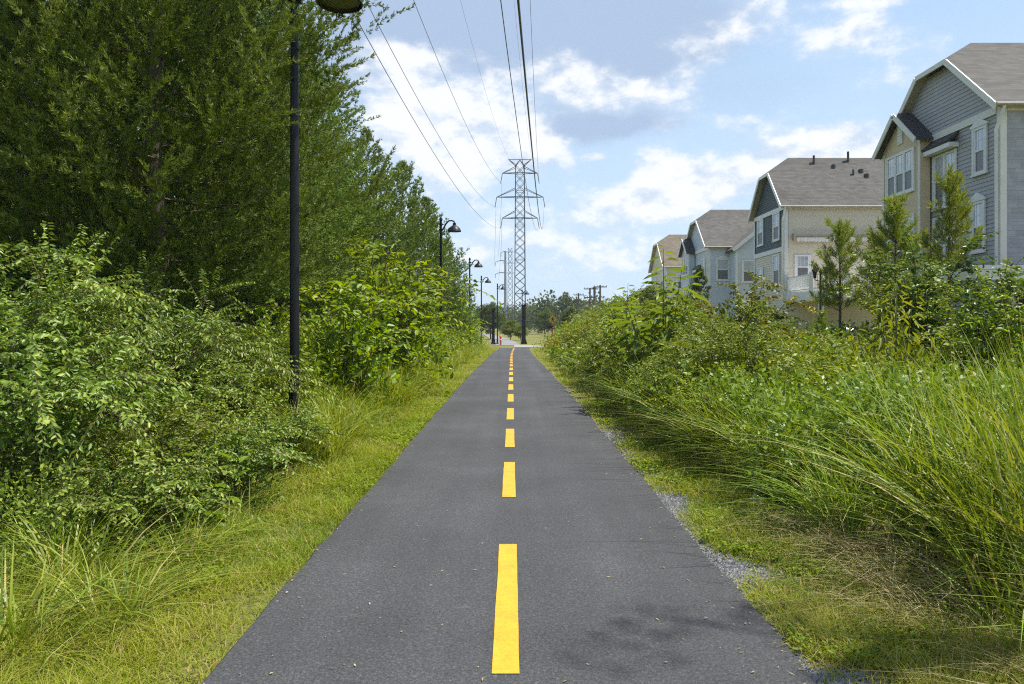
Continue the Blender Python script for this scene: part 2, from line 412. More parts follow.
# ------------------------------------------------------------------ fast meshes of leaves and blades
def quads_mesh(name, V, Fq, tint, mat, smooth=False):
    me = bpy.data.meshes.new(name)
    nv, nf = len(V), len(Fq)
    me.vertices.add(nv); me.vertices.foreach_set('co', np.ascontiguousarray(V, np.float32).ravel())
    me.loops.add(nf * 4); me.loops.foreach_set('vertex_index', np.ascontiguousarray(Fq, np.int32).ravel())
    me.polygons.add(nf); me.polygons.foreach_set('loop_start', np.arange(0, nf * 4, 4, dtype=np.int32))
    if smooth: me.polygons.foreach_set('use_smooth', np.ones(nf, bool))
    me.update(calc_edges=True)
    a = me.attributes.new('tint', 'FLOAT', 'FACE'); a.data.foreach_set('value', np.ascontiguousarray(tint, np.float32))
    me.materials.append(mat)
    return me

def nrm(a):
    return a / np.maximum(np.linalg.norm(a, axis=-1, keepdims=True), 1e-9)

class Leaves:
    """accumulates leaves (two-faced, pointed oval) and blades as arrays"""
    def __init__(self): self.V = []; self.F = []; self.T = []; self.n = 0
    def _add(self, V, Fq, T):
        self.V.append(V); self.F.append(Fq + self.n); self.T.append(T); self.n += len(V)
    def leaf(self, P, T, N, L, W, tint, fold=0.18, droop=0.15):
        n = len(P); T = nrm(T); S = nrm(np.cross(T, N)); N = np.cross(S, T)
        L = np.broadcast_to(np.asarray(L, float), (n,))[:, None]; W = np.broadcast_to(np.asarray(W, float), (n,))[:, None]
        up = N * fold * W
        v = np.stack([P,
                      P + T * L * .32 + S * W * .5 + up - N * L * droop * .12, P + T * L * .68 + S * W * .38 + up * .8 - N * L * droop * .45,
                      P + T * L - N * L * droop,
                      P + T * L * .68 - S * W * .38 + up * .8 - N * L * droop * .45, P + T * L * .32 - S * W * .5 + up - N * L * droop * .12], 1)
        b = np.arange(n)[:, None] * 6
        f = np.concatenate([b + np.array([[0, 1, 2, 3]]), b + np.array([[0, 3, 4, 5]])], 1).reshape(-1, 4)
        self._add(v.reshape(-1, 3), f, np.repeat(tint, 2))
    def chip(self, P, T, N, L, W, tint):
        """one-face leaf for far plants"""
        n = len(P); T = nrm(T); S = nrm(np.cross(T, N)); N = np.cross(S, T)
        L = np.broadcast_to(np.asarray(L, float), (n,))[:, None]; W = np.broadcast_to(np.asarray(W, float), (n,))[:, None]
        v = np.stack([P, P + T * L * .5 + S * W * .5 + N * W * .12, P + T * L, P + T * L * .5 - S * W * .5 + N * W * .12], 1)
        f = np.arange(n)[:, None] * 4 + np.array([[0, 1, 2, 3]])
        self._add(v.reshape(-1, 3), f, tint)
    def blade(self, P, h, az, lean, w, tint, segs=4, twist=None, rng=None):
        """grass blade: rises and arches over towards az"""
        n = len(P); h = np.asarray(h)[:, None]; lean = np.asarray(lean)[:, None]; w = np.asarray(w)[:, None]
        d = np.stack([np.cos(az), np.sin(az), np.zeros(n)], 1)
        s = np.stack([-np.sin(az), np.cos(az), np.zeros(n)], 1)
        if twist is not None:
            s = nrm(s * np.cos(twist)[:, None] + d * np.sin(twist)[:, None])
        rows = []
        for i in range(segs + 1):
            t = i / segs
            c = P + d * (h * lean * t ** 1.7) + np.array([0, 0, 1.0]) * (h * (t - 0.42 * np.minimum(lean, 1.6) * t ** 2.4))
            ww = w * (1 - t ** 1.8) * (0.75 + 0.5 * min(t * 3, 1)) / 1.25 + w * 0.03
            rows += [c - s * ww * .5, c + s * ww * .5]
        v = np.stack(rows, 1)
        b = np.arange(n)[:, None] * (2 * (segs + 1))
        f = np.concatenate([b + np.array([[2 * i, 2 * i + 1, 2 * i + 3, 2 * i + 2]]) for i in range(segs)], 1).reshape(-1, 4)
        self._add(v.reshape(-1, 3), f, np.repeat(tint, segs))
    def mesh(self, name, mat, smooth=False):
        return quads_mesh(name, np.concatenate(self.V), np.concatenate(self.F), np.concatenate(self.T), mat, smooth)

def rdir(rng, n, zmin=-1.0, zmax=1.0):
    z = rng.uniform(zmin, zmax, n); a = rng.uniform(0, 2 * np.pi, n); r = np.sqrt(np.maximum(0, 1 - z * z))
    return np.stack([r * np.cos(a), r * np.sin(a), z], 1)

def bez(p0, p1, p2, t):
    t = np.asarray(t)[:, None]
    return p0 * (1 - t) ** 2 + 2 * p1 * t * (1 - t) + p2 * t * t

# ---- arching shrub: long stems bending over, twigs with two ranks of leaves
def shrub(seed, n_stems, h, r, leaf, mat, twigmat, n_twigs=14, twig=(0.25, 0.6), spacing=0.028, flat=0.6, fill=0, droop=0.25,
          upright=0.0, base=0.25, stem_r=0.012, arch=0.8, lean=(0, 0), tint0=0.0, tmin=0.22):
    rng = np.random.default_rng(seed)
    wood = MB(); lv = Leaves()
    PP, TT, NN, TI, LL = [], [], [], [], []
    for s in range(n_stems):
        az = 2 * np.pi * (s * 0.618 + rng.uniform(-.08, .08)); rr = r * math.sqrt(rng.uniform(0.02, 1)) ; hh = h * rng.uniform(0.62, 1.05) * (1 - 0.25 * (rr / r) ** 2)
        d = np.array([math.cos(az), math.sin(az), 0])
        p0 = d * base * r * rng.uniform(0.1, 1) ; p0[2] = -0.03
        p2 = d * rr + np.array([lean[0], lean[1], 0]) + np.array([0, 0, hh * rng.uniform(0.72, 1.0)])
        p1 = d * rr * 0.35 * (1 - upright) + np.array([0, 0, hh * (0.75 + 0.45 * arch * (1 - upright))])
        ts = np.linspace(0, 1, 9)
        pts = bez(p0, p1, p2, ts)
        wood.tube([tuple(p) for p in pts], [stem_r * (1 - 0.75 * t) for t in ts], 5)
        tn = bez(p0, p1, p2, ts + 0.01) - pts
        st_tint = rng.uniform(0, 1)
        tpos = np.sort(rng.uniform(tmin, 1.0, n_twigs))
        tpos[-1] = 1.0
        for k, t in enumerate(tpos):
            p = bez(p0, p1, p2, [t])[0]; tg = nrm(bez(p0, p1, p2, [min(1, t + .02)])[0] - bez(p0, p1, p2, [t - .02])[0])
            rd = rdir(rng, 1, -0.25, 0.75)[0]
            dirn = nrm(tg * 0.75 + rd * 0.95 + d * 0.25) if t < 1 else nrm(tg + rd * 0.15)
            ln = rng.uniform(*twig) * (1.15 - 0.45 * t) * (1.3 if t == 1 else 1)
            nl = max(3, int(ln / spacing))
            u = np.linspace(0.08, 1, nl)
            sag = -0.22 * ln * u ** 2
            q = p + dirn * (ln * u)[:, None]; q[:, 2] += sag
            if k % 2 == 0 or t == 1:
                wood.tube([tuple(p), tuple(q[nl // 2]), tuple(q[-1])], [stem_r * .4, stem_r * .3, stem_r * .15], 3, cap=False)
            side = nrm(np.cross(dirn, [0, 0, 1.0]) + 1e-4)
            sg = np.where(np.arange(nl) % 2 == 0, 1.0, -1.0)[:, None]
            tdir = nrm(dirn * 0.55 + side * sg * 0.9 + np.array([0, 0, -droop]) + rng.normal(0, .22, (nl, 3)))
            nd = nrm(np.array([0, 0, 1.0]) * flat + rng.normal(0, .45, (nl, 3)) + np.cross(dirn, tdir) * 0.15)
            PP.append(q); TT.append(tdir); NN.append(nd)
            TI.append(np.clip(tint0 + 0.25 * st_tint + 0.30 * t + rng.normal(0.15, .17, nl), 0, 1))
            LL.append((1.0 - 0.35 * np.abs(u - 0.45)) * rng.uniform(0.7, 1.15, nl))
    if fill:
        dd = rdir(rng, fill, 0.0, 1.0) * (rng.uniform(0.12, 0.85, fill) ** 0.6)[:, None]
        q = dd * np.array([r * 0.82, r * 0.82, h * 0.85])
        q[:, 0] += lean[0] * q[:, 2] / h; q[:, 1] += lean[1] * q[:, 2] / h
        PP.append(q); TT.append(nrm(rdir(rng, fill) + dd)); NN.append(nrm(rdir(rng, fill) + [0, 0, .5])); TI.append(np.clip(tint0 + rng.normal(.25, .15, fill), 0, 1)); LL.append(rng.uniform(.8, 1.3, fill))
    P = np.concatenate(PP); T = np.concatenate(TT); Nn = np.concatenate(NN); ti = np.concatenate(TI); l = np.concatenate(LL)
    lv.leaf(P, T, Nn, leaf[0] * l, leaf[1] * l, ti, droop=0.2)
    return {'foliage': lv.mesh('foliage', M[mat]), 'stem': wood.mesh('stem', M[twigmat], smooth=True)}

# ---- red cedar: ascending branches set with feathery sprays
def cedar(seed, H, Rm, zb, n_br, n_sp, k, L=0.16, W=0.026, mat='cedar', top=0.25, flatn=0.35):
    rng = np.random.default_rng(seed)
    wood = MB(); lv = Leaves()
    ts = np.linspace(0, 1, 10)
    wob = rng.normal(0, .06, (10, 2)); wob[0] = 0
    tr = [(wob[i, 0], wob[i, 1], t * H * 0.97) for i, t in enumerate(ts)]
    wood.tube(tr, [max(0.012, 0.0125 * H * (1 - t) ** 0.8) + (0.05 if i == 0 else 0) for i, t in enumerate(ts)], 9)
    lump = rng.uniform(0, 6.28, 6)
    P, T, TI = [], [], []
    for b in range(n_br):
        t = (b + rng.uniform(0, 1)) / n_br
        z0 = zb + (H - zb) * t ** 1.12
        az = b * 2.39996 + rng.uniform(-.5, .5)
        prof = (math.sin(math.pi * min(1, 0.30 + 0.70 * t)) ** 0.9) * 1.0 if t > 0.1 else 0.72 + 2.0 * t
        prof = max(prof, top * (1 - t))
        lm = 1 + 0.09 * math.sin(2 * az + lump[0] + 1.4 * z0) + 0.07 * math.sin(3 * az - lump[1] + 2.3 * z0)
        ln = Rm * prof * lm * rng.uniform(0.62, 1.0)
        el = rng.uniform(-0.05, 0.30) + 0.55 * t
        d = np.array([math.cos(az), math.sin(az), 0.0])
        p0 = np.array([0, 0, z0 - 0.25 * ln * math.tan(el)])
        p2 = p0 + d * ln + np.array([0, 0, ln * math.tan(el) * rng.uniform(0.8, 1.2)])
        p1 = p0 + d * ln * .55 + np.array([0, 0, ln * math.tan(el) * 0.22 - 0.05 * ln])
        if b % 6 == 0:
            q = bez(p0, p1, p2, np.linspace(0, .7, 4))
            wood.tube([tuple(x) for x in q], [0.0042 * H ** .7 * (1 - i / 4.2) for i in range(4)], 4, cap=False)
        # side branchlets, each a feathery plume
        nb = max(4, int(n_sp / 5 * (0.4 + 0.7 * ln / Rm)))
        ub = 1 - rng.uniform(0, 0.85, nb) ** 1.2; ub[0] = 1.0
        cb = bez(p0, p1, p2, ub); tg = nrm(p2 - p1)
        lat = rdir(rng, nb, -.5, .6)
        bd = nrm(tg * 0.85 + lat * 0.75 + np.array([0, 0, 0.30 + .25 * t]) + rng.normal(0, .12, (nb, 3)))
        bl = np.minimum((0.16 + 0.42 * (1.15 - ub)) * ln * rng.uniform(.55, 1.1, nb) + .16, .85)
        tb = rng.uniform(0, 1)
        ns = np.maximum(3, (bl / (L * .62)).astype(int)); idx = np.repeat(np.arange(nb), ns); f0 = np.concatenate([(np.arange(q) + .5) / q for q in ns])
        c = cb[idx] + bd[idx] * (bl[idx] * f0)[:, None] + rng.normal(0, .012 + .018 * (1 - f0)[:, None], (len(idx), 3)) * (L / .1)
        c[:, 2] -= .10 * bl[idx] * f0 ** 2
        for j in range(k):
            f = (j + .5) / k
            sdv = nrm(bd[idx] * .95 + rdir(rng, len(idx)) * .68)
            P.append(c + bd[idx] * (L * .4 * (f - .5))); T.append(sdv)
            TI.append(np.clip(0.12 + 0.25 * tb + 0.34 * f0 * ub[idx] + rng.normal(0.06, .12, len(idx)), 0, 1))
    P = np.concatenate(P); T = np.concatenate(T); TI = np.concatenate(TI); n = len(P)
    lv.chip(P, T, rdir(rng, n) + np.array([0, 0, flatn]), L * rng.uniform(.6, 1.2, n), W * rng.uniform(.7, 1.3, n), TI)
    return {'crown': lv.mesh('crown', M[mat]), 'trunk': wood.mesh('trunk', M['bark'], smooth=True)}

# ---- broadleaf tree: limbs ending in leaf clumps
def broadtree(seed, H, Rm, zb, n_clump, n_leaf, L, mat, trunk_r=0.12, sparse=0.0):
    rng = np.random.default_rng(seed)
    wood = MB(); lv = Leaves()
    wood.tube([(0, 0, -.1), (rng.normal(0, .08), rng.normal(0, .08), zb), (rng.normal(0, .15), rng.normal(0, .15), H * .8)], [trunk_r * 1.25, trunk_r, trunk_r * .3], 7)
    P, T, Nn, TI = [], [], [], []
    for c in range(n_clump):
        u = rdir(rng, 1, -0.7, 1.0)[0]
        rad = rng.uniform(0.35, 1.0) ** 0.55
        zc = zb + (H - zb) * (0.5 + 0.5 * u[2] * rad)
        wr = Rm * rad * (1.0 - 0.35 * max(0, u[2]))
        ce = np.array([u[0] * wr, u[1] * wr, zc])
        if c % 2 == 0: wood.tube([(0, 0, min(zc * .75, zb + .55 * (zc - zb))), tuple(ce * [.5, .5, .92]), tuple(ce)], [trunk_r * .4, trunk_r * .22, .012], 4, cap=False)
        cr = Rm * rng.uniform(0.20, 0.42)
        m = int(n_leaf * rng.uniform(.6, 1.3) * (1 - sparse))
        dd = rdir(rng, m, -0.75, 1) * (rng.uniform(0.1, 1, m) ** 0.45)[:, None]
        P.append(ce + dd * cr * np.array([1, 1, .75])); T.append(dd + rng.normal(0, .6, (m, 3)) + [0, 0, -.15]); Nn.append(dd * .6 + [0, 0, .7] + rng.normal(0, .5, (m, 3)))
        TI.append(np.clip(0.2 + 0.35 * rng.uniform() + .12 * dd[:, 2] + rng.normal(0.05, .14, m), 0, 1))
    P = np.concatenate(P); n = len(P)
    lv.chip(P, np.concatenate(T), np.concatenate(Nn), L * rng.uniform(.6, 1.3, n), L * .62 * rng.uniform(.7, 1.2, n), np.concatenate(TI))
    return {'crown': lv.mesh('crown', M[mat]), 'trunk': wood.mesh('trunk', M['bark'], smooth=True)}

# ---- young pine: whorls of branches ending in needle tufts
def pine(seed, H, Rm, zb):
    rng = np.random.default_rng(seed)
    wood = MB(); lv = Leaves()
    wood.tube([(0, 0, -.1), (0.03, 0, H * .5), (0.0, 0.02, H)], [0.055, 0.04, 0.01], 7)
    P, T, TI = [], [], []
    def tuft(c, d, m, ln):
        d = nrm(np.asarray(d, float)); nd = nrm(d * 0.9 + rng.normal(0, .5, (m, 3)))
        P.append(np.repeat(c[None], m, 0) + d[None] * rng.uniform(-.22, .04, (m, 1)))
        T.append(nd * (ln * rng.uniform(.6, 1.1, (m, 1)))); TI.append(np.clip(rng.normal(rng.uniform(.3, .65), .16, m), 0, 1))
    z = zb; wv = 0
    while z < H - 0.2:
        t = (z - zb) / (H - zb)
        for b in range(int(rng.integers(4, 6))):
            az = b * 2 * np.pi / 6 + wv * 0.7 + rng.uniform(-.3, .3)
            ln = Rm * (1 - t) ** 0.6 * rng.uniform(.55, 1.1) + 0.10
            d = np.array([math.cos(az), math.sin(az), 0.55 + .6 * t]); p0 = np.array([0, 0, z])
            p2 = p0 + d * ln + [0, 0, .10]
            wood.tube([tuple(p0), tuple(p0 + d * ln * .5 - [0, 0, .03]), tuple(p2)], [.012, .009, .005], 4, cap=False)
            for u in np.arange(0.42, 1.01, 0.12 / max(ln, .2)):
                c = p0 + (p2 - p0) * u + rng.normal(0, .03, 3)
                tuft(c, d * .5 + np.array([0, 0, 1.0]) + rng.normal(0, .2, 3), 40, 0.20)
                if u > .3:
                    sd = np.array([-d[1], d[0], .3]) * (1 if rng.uniform() > .5 else -1)
                    tuft(c + sd * .14, sd * .6 + d * .5 + [0, 0, .8], 40, 0.19)
        z += rng.uniform(.32, .46); wv += 1
    for q in np.linspace(max(zb, H - 0.8), H, 8): tuft(np.array([0, 0, q]), [0, 0, 1.0], 60, .22)
    P = np.concatenate(P); T = np.concatenate(T); TI = np.concatenate(TI)
    lv.chip(P, T, rdir(rng, len(P)), np.linalg.norm(T, axis=1), 0.016, TI)
    return {'crown': lv.mesh('crown', M['pine']), 'trunk': wood.mesh('trunk', M['bark'], smooth=True)}

# ---- tuft of tall grass
def tuft_mesh(seed, n, r, h, lean=(0.3, 1.0), w=0.012, mat='tallgrass', bias=None, straw=0.05, heads=0, segs=5):
    rng = np.random.default_rng(seed); lv = Leaves()
    rr = r * np.sqrt(rng.uniform(0, 1, n)); a = rng.uniform(0, 2 * np.pi, n)
    P = np.stack([rr * np.cos(a), rr * np.sin(a), np.full(n, -0.02)], 1)
    az = a + rng.normal(0, 1.0, n)
    if bias is not None:
        b = rng.uniform(0, 1, n) < bias[1]; az = np.where(b, bias[0] + rng.normal(0, .75, n), az)
    ti = np.clip(rng.normal(.38, .2, n), 0, .85); ti = np.where(rng.uniform(0, 1, n) < straw, 1.0, ti)
    lv.blade(P, h * rng.uniform(.55, 1.12, n), az, rng.uniform(lean[0], lean[1], n) * (0.5 + 0.6 * rr / r), w * rng.uniform(.6, 1.25, n), ti, segs, rng.normal(0, .5, n))
    if heads:
        m = heads; a = rng.uniform(0, 2 * np.pi, m); rr = r * .7 * np.sqrt(rng.uniform(0, 1, m))
        P = np.stack([rr * np.cos(a), rr * np.sin(a), np.zeros(m)], 1); hh = h * rng.uniform(1.0, 1.25, m)
        lv.blade(P, hh, a, rng.uniform(.15, .5, m), np.full(m, .005), np.ones(m), 4)
    return lv.mesh('tall_grass', M[mat])

# ---- upright herb with large leaves
def bigleaf_plant(seed, h, n_st, L, W, mat, spread=0.3, step=0.13, twigmat='green_twig', droop=0.5, zmin=0.25, whorl=1, hang=0.0):
    rng = np.random.default_rng(seed); wood = MB(); lv = Leaves(); r0 = .0055 * max(1, h)
    P, T, Nn, TI, LL = [], [], [], [], []
    for s in range(n_st):
        az = s * 2.4 + rng.uniform(-.3, .3); hh = h * (1 if s == 0 else rng.uniform(.6, .92)); sp = 0.04 if s == 0 else spread * rng.uniform(.5, 1.2)
        p0 = np.array([.05 * math.cos(az), .05 * math.sin(az), -.03]); p2 = np.array([sp * math.cos(az), sp * math.sin(az), hh]); p1 = (p0 + p2) / 2 + [0, 0, .1 * hh]
        wood.tube([tuple(x) for x in bez(p0, p1, p2, np.linspace(0, 1, 6))], [r0, r0 * .9, r0 * .75, r0 * .6, r0 * .5, r0 * .25], 5)
        z = zmin * hh; k = 0
        while z < hh:
            for w in range(whorl):
                c = bez(p0, p1, p2, [z / hh])[0]; a = k * 2.39996 + w * 2 * np.pi / whorl + az
                f = 1.0 - 0.55 * (z / hh) ** 5
                el = 0.35 + 0.5 * (z / hh) ** 3
                el = el - hang * (1 - .5 * (z / hh) ** 4); d = np.array([math.cos(a) * math.cos(el), math.sin(a) * math.cos(el), math.sin(el)])
                pet = c + d * .06
                P.append(pet); T.append(d + rng.normal(0, .22, 3)); Nn.append(np.array([-d[0] * .6, -d[1] * .6, 1.0]) + rng.normal(0, .15, 3)); TI.append(np.clip(rng.normal(.35 + .35 * z / hh, .17), 0, 1)); LL.append(f * rng.uniform(.75, 1.1))
            z += step * rng.uniform(.7, 1.2); k += 1
    l = np.array(LL)
    lv.leaf(np.array(P), np.array(T), np.array(Nn), L * l, W * l, np.array(TI), fold=.12, droop=droop)
    return {'foliage': lv.mesh('foliage', M[mat]), 'stem': wood.mesh('stem', M[twigmat], smooth=True)}

def plant(name, parts, label, cat, x, y, rz=0.0, s=1.0, group=None, z=None):
    """a plant thing: an Empty at its foot and its parts below it; parts may share mesh data with other plants"""
    t = empty(name, (x, y, g(x, y) if z is None else z), rz); tag(t, label, cat, group)
    for k, me in parts.items(): link(k, me, t, scale=s)
    return t
#@@PART2
# ------------------------------------------------------------------ camera, light, sky
cam = bpy.data.objects.new('camera', bpy.data.cameras.new('camera')); COL.objects.link(cam)
cam.location = (0, 0, CAM_H); cam.rotation_euler = (R(90), 0, 0)
cam.data.sensor_width = 36; cam.data.lens = F / 1024 * 36; cam.data.shift_y = -(342 - HZ) / 1024
cam.data.clip_start = 0.05; cam.data.clip_end = 6000
SC.camera = cam
SUN_EL, SUN_AZ = 64.0, 6.0            # azimuth from +X: the sun stands square to the right of the path
sd = Vector((math.cos(R(SUN_EL)) * math.cos(R(SUN_AZ)), math.cos(R(SUN_EL)) * math.sin(R(SUN_AZ)), math.sin(R(SUN_EL))))
sun = bpy.data.objects.new('sun', bpy.data.lights.new('sun', 'SUN')); COL.objects.link(sun)
sun.data.energy = 5.0; sun.data.angle = R(0.53); sun.data.color = (1.0, 0.95, 0.86)
sun.rotation_euler = sd.to_track_quat('Z', 'Y').to_euler()
sun.location = (30, -10, 60)

def make_world():
    w = bpy.data.worlds.new('World'); SC.world = w; w.use_nodes = True
    nt = w.node_tree; nt.nodes.clear(); L = nt.links
    sky = node(nt, 'ShaderNodeTexSky', _sky_type='NISHITA'); sky.sun_disc = False
    sky.sun_elevation = R(SUN_EL); sky.sun_rotation = R(90 - SUN_AZ); sky.altitude = 50; sky.air_density = 1.0; sky.dust_density = 0.9; sky.ozone_density = 1.6
    tc = node(nt, 'ShaderNodeTexCoord'); D = tc.outputs['Generated']
    sp = node(nt, 'ShaderNodeSeparateXYZ'); L.new(D, sp.inputs[0])
    az = mth(nt, 'ARCTAN2', sp.outputs['X'], sp.outputs['Y']); el = mth(nt, 'ARCSINE', sp.outputs['Z'])
    # domain warp so that cloud edges billow
    mp = node(nt, 'ShaderNodeMapping'); mp.inputs['Scale'].default_value = (1, 1, 1.7); L.new(D, mp.inputs['Vector'])
    wz = node(nt, 'ShaderNodeTexNoise', Scale=7.0, Detail=7, Roughness=0.58); L.new(mp.outputs[0], wz.inputs['Vector'])
    ws = node(nt, 'ShaderNodeSeparateColor'); L.new(wz.outputs['Color'], ws.inputs[0])
    azw = mth(nt, 'ADD', az, mth(nt, 'MULTIPLY', mth(nt, 'SUBTRACT', ws.outputs[0], 0.5), 0.13))
    elw = mth(nt, 'ADD', el, mth(nt, 'MULTIPLY', mth(nt, 'SUBTRACT', ws.outputs[1], 0.5), 0.09))
    n1 = node(nt, 'ShaderNodeTexNoise', Scale=11.0, Detail=10, Roughness=0.6); L.new(mp.outputs[0], n1.inputs['Vector'])
    n2 = node(nt, 'ShaderNodeTexNoise', Scale=3.0, Detail=8, Roughness=0.55); L.new(mp.outputs[0], n2.inputs['Vector'])
    up = node(nt, 'ShaderNodeVectorMath', _operation='ADD'); up.inputs[1].default_value = (0.010, 0, 0.030); L.new(mp.outputs[0], up.inputs[0])
    n1b = node(nt, 'ShaderNodeTexNoise', Scale=11.0, Detail=10, Roughness=0.6); L.new(up.outputs[0], n1b.inputs['Vector'])
    relief = mth(nt, 'SUBTRACT', n1.outputs['Fac'], n1b.outputs['Fac'])
    def blob(px, py, rx, ry, amp):
        a = math.atan2(px - 512, F); e = math.atan2((HZ - py) * math.cos(a), F)
        sa = rx / F * math.cos(a) ** 2; se = ry / F * math.cos(a)
        u = mth(nt, 'DIVIDE', mth(nt, 'SUBTRACT', azw, a), sa); v = mth(nt, 'DIVIDE', mth(nt, 'SUBTRACT', elw, e), se)
        q = mth(nt, 'ADD', mth(nt, 'MULTIPLY', u, u), mth(nt, 'MULTIPLY', v, v))
        return mth(nt, 'MULTIPLY', mth(nt, 'EXPONENT', mth(nt, 'MULTIPLY', q, -1.0)), amp)
    def total(bl):
        s = None
        for b in bl:
            o = blob(*b); s = o if s is None else mth(nt, 'ADD', s, o)
        return s
    grey = total([(480, 15, 160, 40, 1.25), (600, 50, 110, 34, .85), (690, 20, 100, 34, .55), (600, 118, 90, 16, .45), (760, 90, 70, 20, .3), (390, -30, 120, 70, .8), (455, 122, 26, 13, .55), (620, 118, 60, 12, .5), (560, 78, 90, 16, .35), (250, 60, 150, 60, .6), (690, 205, 80, 12, .3)])
    white = total([(405, 62, 55, 24, .75), (480, 84, 90, 22, .42), (395, 130, 45, 36, 1.1), (455, 138, 46, 32, 1.15), (505, 150, 42, 28, .95), (541, 136, 18, 18, .95), (585, 153, 16, 7, .8),
                   (645, 88, 55, 22, .72), (585, 94, 60, 18, .36), (735, 45, 55, 14, .42), (760, 18, 50, 22, .65), (850, 48, 55, 22, .8), (880, 2, 50, 10, .7), (655, 160, 26, 24, .85),
                   (690, 190, 50, 26, 1.1), (770, 165, 70, 36, 1.25), (850, 150, 60, 26, 1.2), (620, 205, 60, 26, .6), (560, 225, 70, 26, .45), (700, 120, 60, 16, .3),
                   (420, 205, 60, 30, .6), (480, 255, 90, 30, .4), (600, 255, 90, 22, .4), (930, 60, 40, 20, .2), (1100, 90, 90, 30, .7), (200, 150, 120, 40, .7)])
    outside = mth(nt, 'MULTIPLY', ramp_out(nt, az), 0.22)        # broken cloud over the rest of the sky
    gm = mth(nt, 'ADD', grey, mth(nt, 'MULTIPLY', mth(nt, 'SUBTRACT', n2.outputs['Fac'], 0.5), 0.9))
    wm = mth(nt, 'ADD', mth(nt, 'ADD', white, outside), mth(nt, 'ADD', mth(nt, 'MULTIPLY', mth(nt, 'SUBTRACT', n1.outputs['Fac'], 0.5), 2.1), mth(nt, 'MULTIPLY', mth(nt, 'SUBTRACT', n2.outputs['Fac'], 0.5), 0.9)))
    def smooth(v, a, b):
        m = node(nt, 'ShaderNodeMapRange', _interpolation_type='SMOOTHSTEP'); m.inputs[1].default_value = a; m.inputs[2].default_value = b
        L.new(v, m.inputs[0]); return m.outputs[0]
    gmask = mth(nt, 'MULTIPLY', smooth(gm, 0.0, 0.8), 0.95)
    wmask = mth(nt, 'MULTIPLY', smooth(wm, 0.12, 0.95), 0.93)
    # haze whitening towards the horizon comes with the air itself: thin high veil
    veil = mth(nt, 'MULTIPLY', smooth(el, 0.55, 0.0), 0.85)
    def mix(f, a, b):
        m = node(nt, 'ShaderNodeMix', _data_type='RGBA')
        if isinstance(f, (int, float)): m.inputs['Factor'].default_value = f
        else: L.new(f, m.inputs['Factor'])
        for i, c in ((6, a), (7, b)):
            if isinstance(c, tuple): m.inputs[i].default_value = (*c, 1)
            else: L.new(c, m.inputs[i])
        return m.outputs[2]
    S = SKYK
    c = mix(veil, sky.outputs[0], tuple(x * S for x in (6.3, 7.3, 8.3)))
    c = mix(mth(nt, 'MULTIPLY', smooth(el, 0.95, 0.45), 0.5), c, tuple(x * S for x in (4.7, 6.8, 9.2)))
    c = mix(gmask, c, tuple(x * S for x in (3.7, 4.8, 6.6)))
    lit = smooth(mth(nt, 'ADD', relief, mth(nt, 'MULTIPLY', wm, 0.06)), -0.10, 0.12)
    cl = mix(lit, tuple(x * S for x in (5.6, 6.5, 7.8)), tuple(x * S for x in (8.6, 8.75, 9.0)))
    c = mix(mth(nt, 'MULTIPLY', wmask, 0.75), c, cl)
    puff = mth(nt, 'MULTIPLY', smooth(mth(nt, 'ADD', wm, mth(nt, 'MULTIPLY', relief, 1.2)), 0.40, 1.0), 0.75)
    c = mix(puff, c, cl)
    bg = node(nt, 'ShaderNodeBackground', Strength=0.1); L.new(c, bg.inputs[0])
    o = node(nt, 'ShaderNodeOutputWorld'); L.new(bg.outputs[0], o.inputs[0])

def ramp_out(nt, az):
    """1 well away from the part of the sky above the path"""
    m = node(nt, 'ShaderNodeMapRange', _interpolation_type='SMOOTHSTEP'); m.inputs[1].default_value = 0.75; m.inputs[2].default_value = 1.1
    nt.links.new(mth(nt, 'ABSOLUTE', az), m.inputs[0]); return m.outputs[0]

SKYK = 0.76
HAZE = 0.00028
make_world()
vs = SC.view_settings; SC.display_settings.display_device = 'sRGB'
vs.view_transform = 'Standard'; vs.look = 'None'; vs.exposure = 0.66; vs.gamma = 1; vs.use_curve_mapping = False
cy = SC.cycles
cy.use_denoising = False          # keeps the crisp grain of leaves and asphalt
cy.max_bounces = 6; cy.diffuse_bounces = 3; cy.glossy_bounces = 2; cy.transmission_bounces = 4; cy.transparent_max_bounces = 4
cy.caustics_reflective = False; cy.caustics_refractive = False; cy.sample_clamp_indirect = 4.0
cy.pixel_filter_type = 'BLACKMAN_HARRIS'; cy.filter_width = 1.15
cy.use_adaptive_sampling = False
SC.render.use_persistent_data = False

# ------------------------------------------------------------------ the setting
def ground_sheet():
    def axis(fine, step, far, k):
        a = list(np.arange(0, fine + 1e-6, step)); s = step
        while a[-1] < far: s *= k; a.append(a[-1] + s)
        return np.array(a)
    xp = axis(14, 0.7, 3000, 1.25); xs = np.concatenate([-xp[:0:-1], xp])
    yp = axis(120, 1.5, 3200, 1.2); ym = axis(10, 2.0, 300, 1.4); ys = np.concatenate([-ym[:0:-1], yp])
    X, Y = np.meshgrid(xs, ys); Z = gz(X, Y)
    k = len(xs); V = np.stack([X, Y, Z], -1).reshape(-1, 3)
    i = np.arange(len(ys) - 1)[:, None] * k + np.arange(k - 1)[None]
    Fq = np.stack([i, i + 1, i + 1 + k, i + k], -1).reshape(-1, 4)
    me = quads_mesh('ground', V, Fq, np.zeros(len(Fq)), M['ground'], True)
    return tag(link('ground', me), kind='structure')
ground_sheet()

